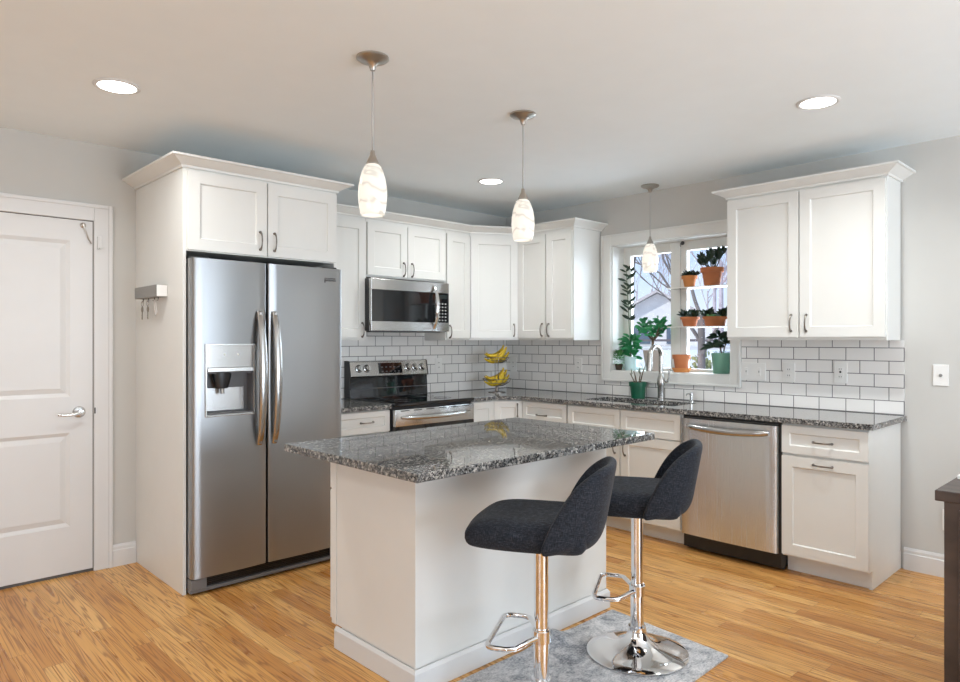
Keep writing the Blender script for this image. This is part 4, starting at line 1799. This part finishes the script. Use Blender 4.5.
part('leaves', bm, 'leaf_green', t, smooth=True)

# zz-like plant with fishbone leaves, in pale blue pot
t = planted('tall_houseplant', 'tall thin plant with dark fishbone leaves in pale blue pot in the window corner', (.085, -1.335, SILL), .045, .056, .11, 'pale_blue_ceramic', False)
bm = NBM()
st = []
for (dx, dy, top) in ((.008, .052, .82), (.0, .0, .83)):
    pts = [(dx * q, dy * q, .09 + (top - .09) * q) for q in (0, .25, .5, .75, 1)]
    tube(bm, pts, [.006, .005, .0045, .004, .003], 6)
    st.append((dx, dy, top))
part('stem', bm, 'leaf_grey', t, smooth=True)
bm = NBM()
for (dx, dy, top) in st:
    for i in range(7):
        q = .44 + .088 * i
        b = (dx * q, dy * q, .09 + (top - .09) * q)
        for s in (-1, 1):
            leaf(bm, Vector(b) + Vector((0, 0, random.uniform(-.015, .015))), (-.25, s * .75, random.uniform(.3, .85) if s < 0 else random.uniform(.25, .7)), random.uniform(.062, .100), random.uniform(.017, .025), .05, (-1, -.9, .3))
keep_in(bm, .085, -1.335)
part('leaves', bm, 'leaf_dark', t, smooth=True)
bm = NBM()
for i in range(70):
    a = i * 2.4
    r = random.uniform(.0, .03)
    leaf(bm, (r * math.cos(a), r * math.sin(a), .10 + random.uniform(0, .16)), (.5 * math.cos(a), math.sin(a), random.uniform(.0, 1.0)), random.uniform(.07, .11), .028, .25, (-.7, -.6, .7))
keep_in(bm, .085, -1.335)
part('lower_leaves', bm, 'leaf_green', t, smooth=True)
# bushy little succulent in the corner
t = planted('succulent', 'small bushy green succulent low in the left corner of the sill', (.035, -1.252, SILL), .024, .032, .05, 'soil', False)
bm = NBM()
for i in range(110):
    a = i * 2.4
    e = random.uniform(-.1, 1.3)
    r = .036
    p = (r * math.cos(a) * math.cos(e) * .8, r * math.sin(a) * math.cos(e), .055 + .085 * math.sin(e) + random.uniform(0, .015))
    leaf(bm, p, (math.cos(a), math.sin(a), e), .032, .018, .1)
keep_in(bm, .035, -1.252)
part('leaves', bm, 'leaf_bright', t, smooth=True)

# stacked terracotta pot with saucer
t = thing('terracotta_pot', 'terracotta pot in a matching saucer on the sill left of the teal pot', 'flower pot', (.085, -1.790, SILL))
bm = NBM()
lathe(bm, [(0, 0), (.055, 0), (.070, .022), (.072, .032), (.066, .032), (.052, .008), (0, .008)], 28)
part('saucer', bm, 'terracotta_orange', t, smooth='auto')
bm = pot_mesh(.046, .064, .125, True)
bmesh.ops.translate(bm, verts=bm.verts[:], vec=(0, 0, .0085))
part('pot', bm, 'terracotta', t, smooth='auto', angle=30)
bm = NBM()
lathe(bm, [(0, .123), (.052, .122), (.0, .118)], 16)
part('soil', bm, 'soil', t)

t = planted('potted_plant', 'broad leaved plant in teal ceramic pot at the right end of the sill', (.082, -2.115, SILL), .056, .072, .150, 'teal_ceramic', False)
bm = NBM()
tube(bm, [(0, 0, .13), (.005, .01, .20), (0, .02, .26)], [.008, .006, .004], 7)
tube(bm, [(0, -.01, .13), (-.01, -.03, .19), (-.01, -.04, .22)], [.007, .005, .004], 7)
part('stem', bm, 'plant_stem', t, smooth=True)
bm = NBM()
for (b, m) in (((0, .02, .265), 11), ((-.01, -.04, .22), 8), ((0.0, .06, .19), 7)):
    for i in range(m):
        a = i * 2.4
        leaf(bm, b, (.5 * math.cos(a), math.sin(a), random.uniform(.0, .9)), random.uniform(.075, .11), .036, .25, (-.7, -.6, .7))
keep_in(bm, .082, -2.115)
part('leaves', bm, 'leaf_dark', t, smooth=True)
bm = NBM()
for i in range(16):
    a = i * 2.4
    leaf(bm, (.03 * math.cos(a), .045 * math.sin(a), .138), (.4 * math.cos(a), .7 * math.sin(a), .9), .05, .012, .3)
part('ground_leaves', bm, 'pale_blue_ceramic', t, smooth=True)

# acrylic shelves across the right-hand casement
for (zs, lab) in ((1.762, 'upper clear acrylic plant shelf across the right side of the window'), (1.466, 'lower clear acrylic plant shelf across the right side of the window')):
    sh = thing('window_shelf', lab, 'shelf', (.08, -1.99, zs), 0, 'clear shelves across the window')
    bm = NBM()
    rbox(bm, -.075, .065, -.232, .275, -.007, -.0005, .001, 1)
    part('panel', bm, 'acrylic', sh)
    bm = NBM()
    box(bm, -.0775, -.0755, -.232, .275, -.008, .000)
    part('edge_glint', bm, 'paper', sh)  # opaque white strip paints the bright line of light along the clear edge
hg = thing('shelf_hanger', 'pair of dark hooks with clear cords holding the window shelves', 'hanger', (.12, -1.96, 2.09))
for yy in (.195, -.228):
    bm = NBM()
    lathe(bm, [(0, 0), (.015, 0), (.015, .006), (.006, .010), (.006, .022), (0, .024)], 14, mtx=Matrix.Translation((.028, yy, .025)) @ Matrix.Rotation(-PI / 2, 4, 'Y'))
    tube(bm, [(.006, yy, .022), (-.006, yy, .018), (-.008, yy, .004), (-.002, yy, -.004)], .0035, 7)
    hk = part('hook', bm, 'grey_plastic', hg, smooth='auto')
    bm = NBM()
    tube(bm, [(-.004, yy, .0), (-.004, yy, -.30), (-.004, yy, -.615)], .0016, 6)
    part('cord', bm, 'acrylic', hk)

t = planted('succulent_pot', 'small orange clay pot of dark succulents on the upper window shelf', (.078, -1.862, 1.762), .036, .055, .088, 'terracotta_orange', True)
rosettes(t, .08, ((0, 0), (0, .03), (0.01, -.035), (-.02, 0)), .062, .017, 'leaf_dark', 12, 1.2)
t = planted('leggy_succulent', 'larger clay pot with leggy branching succulent on the upper window shelf', (.072, -2.048, 1.762), .054, .078, .135, 'terracotta', True)
bm = NBM()
tips = []
for k in range(11):
    a = k * 2.4
    e = (.035 * math.cos(a), (.10 - .004 * k) * math.sin(a) + .01, .19 + .055 * (k % 3) * .6)
    tube(bm, [(0, 0, .12), (e[0] * .6, e[1] * .5, .15), e], [.005, .0042, .0035], 6)
    tips.append(e)
part('stem', bm, 'leaf_dark', t, smooth=True)
bm = NBM()
for e in tips:
    for i in range(8):
        a = i * 2.4
        leaf(bm, Vector(e) - Vector((0, 0, .010 * (i % 4))), (.6 * math.cos(a), math.sin(a), .8), .044, .019, .0, (-.7, -.6, .5))
part('leaves', bm, 'leaf_dark', t, smooth=True)
t = planted('succulent_bowl', 'low clay bowl of dark rosette succulents on the lower window shelf by the frame', (.078, -1.864, 1.466), .046, .066, .072, 'terracotta', True)
rosettes(t, .066, ((0, .03), (0, -.03)), .075, .030, 'leaf_dark', 18, 1.3)
rosettes(t, .066, ((0, .055), (-.03, 0)), .03, .014, 'leaf_grey', 10, .8)
t = planted('succulent_bowl', 'wide clay bowl of mixed green succulents on the lower window shelf by the cabinet', (.075, -2.070, 1.466), .068, .082, .070, 'terracotta', True)
rosettes(t, .064, ((0, .06), (0, -.065)), .085, .032, 'leaf_dark', 18, 1.4)
rosettes(t, .064, ((0, 0), (-.03, .025), (-.03, -.03)), .032, .018, 'leaf_bright', 12, .8)

# green pot on the worktop
t = planted('green_pot_plant', 'sparse cuttings in dark green plastic pot behind the sink', (-.118, -1.535, .9148), .052, .065, .125, 'green_plastic', True)
bm = NBM()
for (dx, dy, hh) in ((.0, .06, .19), (-.02, .02, .21), (.01, -.045, .24), (0, -.02, .2)):
    tube(bm, [(dx * .3, dy * .3, .10), (dx * .7, dy * .8, hh * .8), (dx, dy * 1.2, hh)], [.006, .005, .003], 6)
part('stem', bm, 'plant_stem', t, smooth=True)
bm = NBM()
for (dx, dy, hh) in ((.0, .06, .17), (.01, -.045, .22), (0, -.02, .18)):
    for i in range(3):
        leaf(bm, (dx, dy, hh), (random.uniform(-.3, .3), random.uniform(-.6, .6), 1), .07, .012, .1)
part('leaves', bm, 'leaf_grey', t, smooth=True)

# ------------------------------------------------------------------ two-tier banana stand
BX, BY = -.47, -.345
bk = thing('fruit_stand', 'two tier dark wire fruit stand in the worktop corner', 'fruit basket', (BX, BY, .9148), math.radians(45))


def wire_bowl(z, r, h):
    bm = NBM()
    for (rr, zz) in ((r, z + h), (r * .82, z + h * .45), (r * .45, z + .002)):
        tube(bm, [(rr * math.cos(2 * PI * i / 24), rr * math.sin(2 * PI * i / 24), zz) for i in range(24)], .0028, 6, closed=True)
    for k in range(14):
        a = 2 * PI * k / 14
        tube(bm, [(q * r * math.cos(a), q * r * math.sin(a), z + zz) for q, zz in ((.0, 0.0), (.45, .002), (.82, h * .45), (1, h))], .0018, 5)
    return bm


part('lower_bowl', wire_bowl(.055, .125, .06), 'dark_nickel', bk, smooth=True)
part('upper_bowl', wire_bowl(.250, .105, .05), 'dark_nickel', bk, smooth=True)
bm = NBM()
lathe(bm, [(0, 0), (.075, 0), (.075, .005), (.02, .010), (.012, .055), (0, .055)], 24)
part('foot', bm, 'dark_nickel', bk, smooth='auto')
bm = NBM()
for s in (-.012, .016):
    tube(bm, [(-.122, s, .11), (-.118, s, .18), (-.107, s, .27), (-.104, s, .300)], .003, 6)
part('upright', bm, 'dark_nickel', bk, smooth=True)


def banana_mesh():
    bm = NBM()
    pts, rr = [], []
    for i in range(11):
        t_ = i / 10
        a = -1.0 + 2.15 * t_
        pts.append((.105 * math.sin(a), 0, .105 - .105 * math.cos(a)))
        rr.append([.005, .008, .015, .0205, .023, .0235, .023, .0205, .015, .009, .007][i])
    tube(bm, pts, rr, 8)
    return bm


def banana_set(zbase, n, label, group):
    first = None
    c = Vector((BX, BY, .9148 + zbase))
    for k in range(n):
        if first is None:
            o = part('banana', banana_mesh(), 'banana_skin', smooth=True)
            tag(o, label, 'banana', group)
            first = o
        else:
            o = first.copy()
            COL.objects.link(o)
        q = (k - (n - 1) / 2)
        # bananas fan out side by side, tips rising to the right of the bowl
        d = Vector((math.cos(math.radians(-45)), math.sin(math.radians(-45)), 0))
        e = Vector((math.cos(math.radians(45)), math.sin(math.radians(45)), 0))
        o.location = c + e * (q * .038) + d * (.012 * ((k * 7) % 3 - 1)) + Vector((0, 0, (0, .034, .002, .038, .004)[k]))
        o.rotation_euler = (0, math.radians(-20 + 8 * (k % 3)), math.radians(-45 + 7 * q))


banana_set(.081, 5, 'ripe yellow banana lying in the lower bowl of the fruit stand', 'bananas in the lower bowl')
banana_set(.276, 4, 'ripe yellow banana lying in the upper bowl of the fruit stand', 'bananas in the upper bowl')

# ------------------------------------------------------------------ outlets and switches
def wall_plate(name, label, cat, loc, rz, wd, ht, kind):
    t = thing(name, label, cat, loc, rz)
    bm = NBM()
    rbox(bm, -wd / 2, wd / 2, -.006, 0, -ht / 2, ht / 2, .002)
    part('plate', bm, 'plate_white', t)
    if kind == 'outlet':
        for s in (-1, 1):
            bm = NBM()
            rbox(bm, -.017, .017, -.0085, -.0062, s * .020 - .014, s * .020 + .014, .001, 1)
            r = part('receptacle', bm, 'plate_white', t)
            for q in (-1, 1):
                bm = NBM()
                box(bm, q * .006 - .0012, q * .006 + .0012, -.0092, -.0086, s * .020 - .004, s * .020 + .006)
                part('slot', bm, 'dark_slot', r)
    elif kind == 'switch2':
        for s in (-1, 1):
            bm = NBM()
            rbox(bm, s * .045 - .012, s * .045 + .012, -.0085, -.0062, -.028, .028, .001, 1)
            r = part('rocker', bm, 'plate_white', t)
            bm = NBM()
            box(bm, s * .045 - .004, s * .045 + .004, -.0100, -.0086, -.006, .008)
            part('toggle', bm, 'button_grey', r)
    elif kind == 'jack':
        bm = NBM()
        lathe(bm, [(0, 0), (.009, 0), (.009, .006), (.004, .008), (0, .008)], 14, mtx=Matrix.Translation((0, -.006, 0)) @ Matrix.Rotation(PI / 2, 4, 'X'))
        part('jack', bm, 'grey_box_metal', t, smooth='auto')
    elif kind == 'gfci':
        bm = NBM()
        rbox(bm, -.017, .017, -.0085, -.0062, -.034, .034, .001, 1)
        r = part('receptacle', bm, 'plate_white', t)
        bm = NBM()
        ball(bm, (0, -.0088, .006), .007, 10, (1, .4, 1))
        part('button', bm, 'dark_slot', r)
        for s in (-1, 1):
            for q in (-1, 1):
                bm = NBM()
                box(bm, q * .006 - .0012, q * .006 + .0012, -.0092, -.0086, s * .024 - .004, s * .024 + .004)
                part('slot', bm, 'dark_slot', r)
    return t


TX = -.0092
wall_plate('switch_plate', 'wide white double switch plate on the tile nearest the window casing', 'light switch', (TX, -2.394, 1.145), WIN, .182, .122, 'switch2')
wall_plate('wall_outlet', 'plain white outlet in the tile between the double switch and the dark-buttoned outlet', 'outlet', (TX, -2.640, 1.147), WIN, .078, .13, 'outlet')
wall_plate('wall_outlet', 'white outlet with a dark button in the tile below the large wall cabinet', 'outlet', (TX, -2.961, 1.156), WIN, .078, .132, 'gfci')
wall_plate('wall_outlet', 'white outlet in the tile left of the window', 'outlet', (TX, -.870, 1.150), WIN, .078, .122, 'outlet')
wall_plate('wall_outlet', 'white outlet in the tile right behind the fruit stand', 'outlet', (TX, -.105, 1.135), WIN, .078, .13, 'outlet')
wall_plate('wall_outlet', 'white outlet in the tile to the right of the range', 'outlet', (-.848, TX, 1.148), 0, .078, .122, 'outlet')
wall_plate('jack_plate', 'white wall plate with a round jack on the grey wall', 'wall plate', (-.0005, -3.497, 1.160), WIN, .078, .122, 'jack')
wall_plate('wall_outlet', 'white outlet low on the grey wall behind the dark sideboard', 'outlet', (-.0005, -3.545, .33), WIN, .078, .122, 'outlet')

# ------------------------------------------------------------------ key rack and keys
kr = thing('key_rack', 'small grey metal key box mounted on the white refrigerator surround', 'key rack', (-3.2648, -.345, 1.600))
bm = NBM()
rbox(bm, -.060, -.0005, -.205, .165, .004, .070, .003)
part('box', bm, 'grey_box_metal', kr)
bm = NBM()
box(bm, -.058, -.002, -.2075, -.2055, .006, .068)
part('end_cap_or_lit_end', bm, 'plate_white', kr)  # white colour paints the window light falling on the grey box's end
for yy in (.09, .0, -.10, -.16):
    bm = NBM()
    tube(bm, [(-.035, yy, .006), (-.035, yy, -.010), (-.038, yy, -.016), (-.045, yy, -.014)], .003, 6)
    part('hook', bm, 'satin_steel', kr, smooth=True)


def key(label, y, dy):
    t = thing('house_key', label, 'key', (-3.2648 - .040, -.345 + y, 1.588), 0, 'keys on the rack')
    bm = NBM()
    tube(bm, [(.0, .016 * math.cos(2 * PI * i / 16), -.014 + .016 * math.sin(2 * PI * i / 16)) for i in range(16)], .0018, 5, closed=True)
    part('key_ring', bm, 'satin_steel', t, smooth=True)
    bm = NBM()
    lathe(bm, [(0, -.0015), (.017, -.0015), (.017, .0015), (0, .0015)], 16, mtx=Matrix.Translation((0, dy, -.047)) @ Matrix.Rotation(PI / 2, 4, 'Y'))
    box(bm, -.0015, .0015, dy - .005, dy + .005, -.105, -.058)
    box(bm, -.0015, .0015, dy + .005, dy + .009, -.100, -.092)
    box(bm, -.0015, .0015, dy + .005, dy + .008, -.086, -.080)
    part('blade', bm, 'key_metal', t)


key('dark metal key hanging from the rack, further from the refrigerator front', .09, .004)
key('dark metal key hanging from the rack, nearer the refrigerator front', .0, -.004)
bm = NBM()
tube(bm, [(-3.303, -.445, 1.588), (-3.300, -.446, 1.54), (-3.296, -.452, 1.50), (-3.296, -.468, 1.52), (-3.300, -.462, 1.57), (-3.303, -.447, 1.587)], .003, 6)
o = part('lanyard', bm, 'plate_white', smooth=True)
tag(o, 'white looped lanyard hanging from the key rack beside the keys', 'lanyard')

# ------------------------------------------------------------------ dark sideboard at the edge of the frame
sb = thing('sideboard', 'dark brown wooden sideboard at the edge of the room', 'sideboard', (-1.35, -4.745, 0))
bm = NBM()
box(bm, -.594, .6, -.85, .846, .824, .860)
part('top', bm, 'dark_wood', sb, bevel=.003)
bm = NBM()
box(bm, -.572, .58, -.82, .824, .06, .8235)
part('body', bm, 'dark_wood', sb, bevel=.002)
for k in range(2):
    bm = NBM()
    box(bm, -.590, -.5725, -.80 + k * .80, -.02 + k * .80, .10, .80)
    d = part('door', bm, 'dark_wood', sb, bevel=.002)
    bm = NBM()
    ball(bm, (-.59, -.06 + k * .12, .5), .012, 10)
    part('knob', bm, 'dark_nickel', d, smooth=True)
for (sx, sy) in ((-.53, -.79), (-.53, .78), (.55, -.79), (.55, .78)):
    bm = NBM()
    box(bm, sx - .025, sx + .025, sy - .025, sy + .025, .001, .06)
    part('leg', bm, 'dark_wood', sb)
bm = NBM()
rbox(bm, -.18, .18, -.14, .14, 0, .014, .002)
o = part('white_tray', bm, 'paper')
o.location = (-1.50, -4.05, .8605)
tag(o, 'white tray lying on the dark sideboard', 'tray')
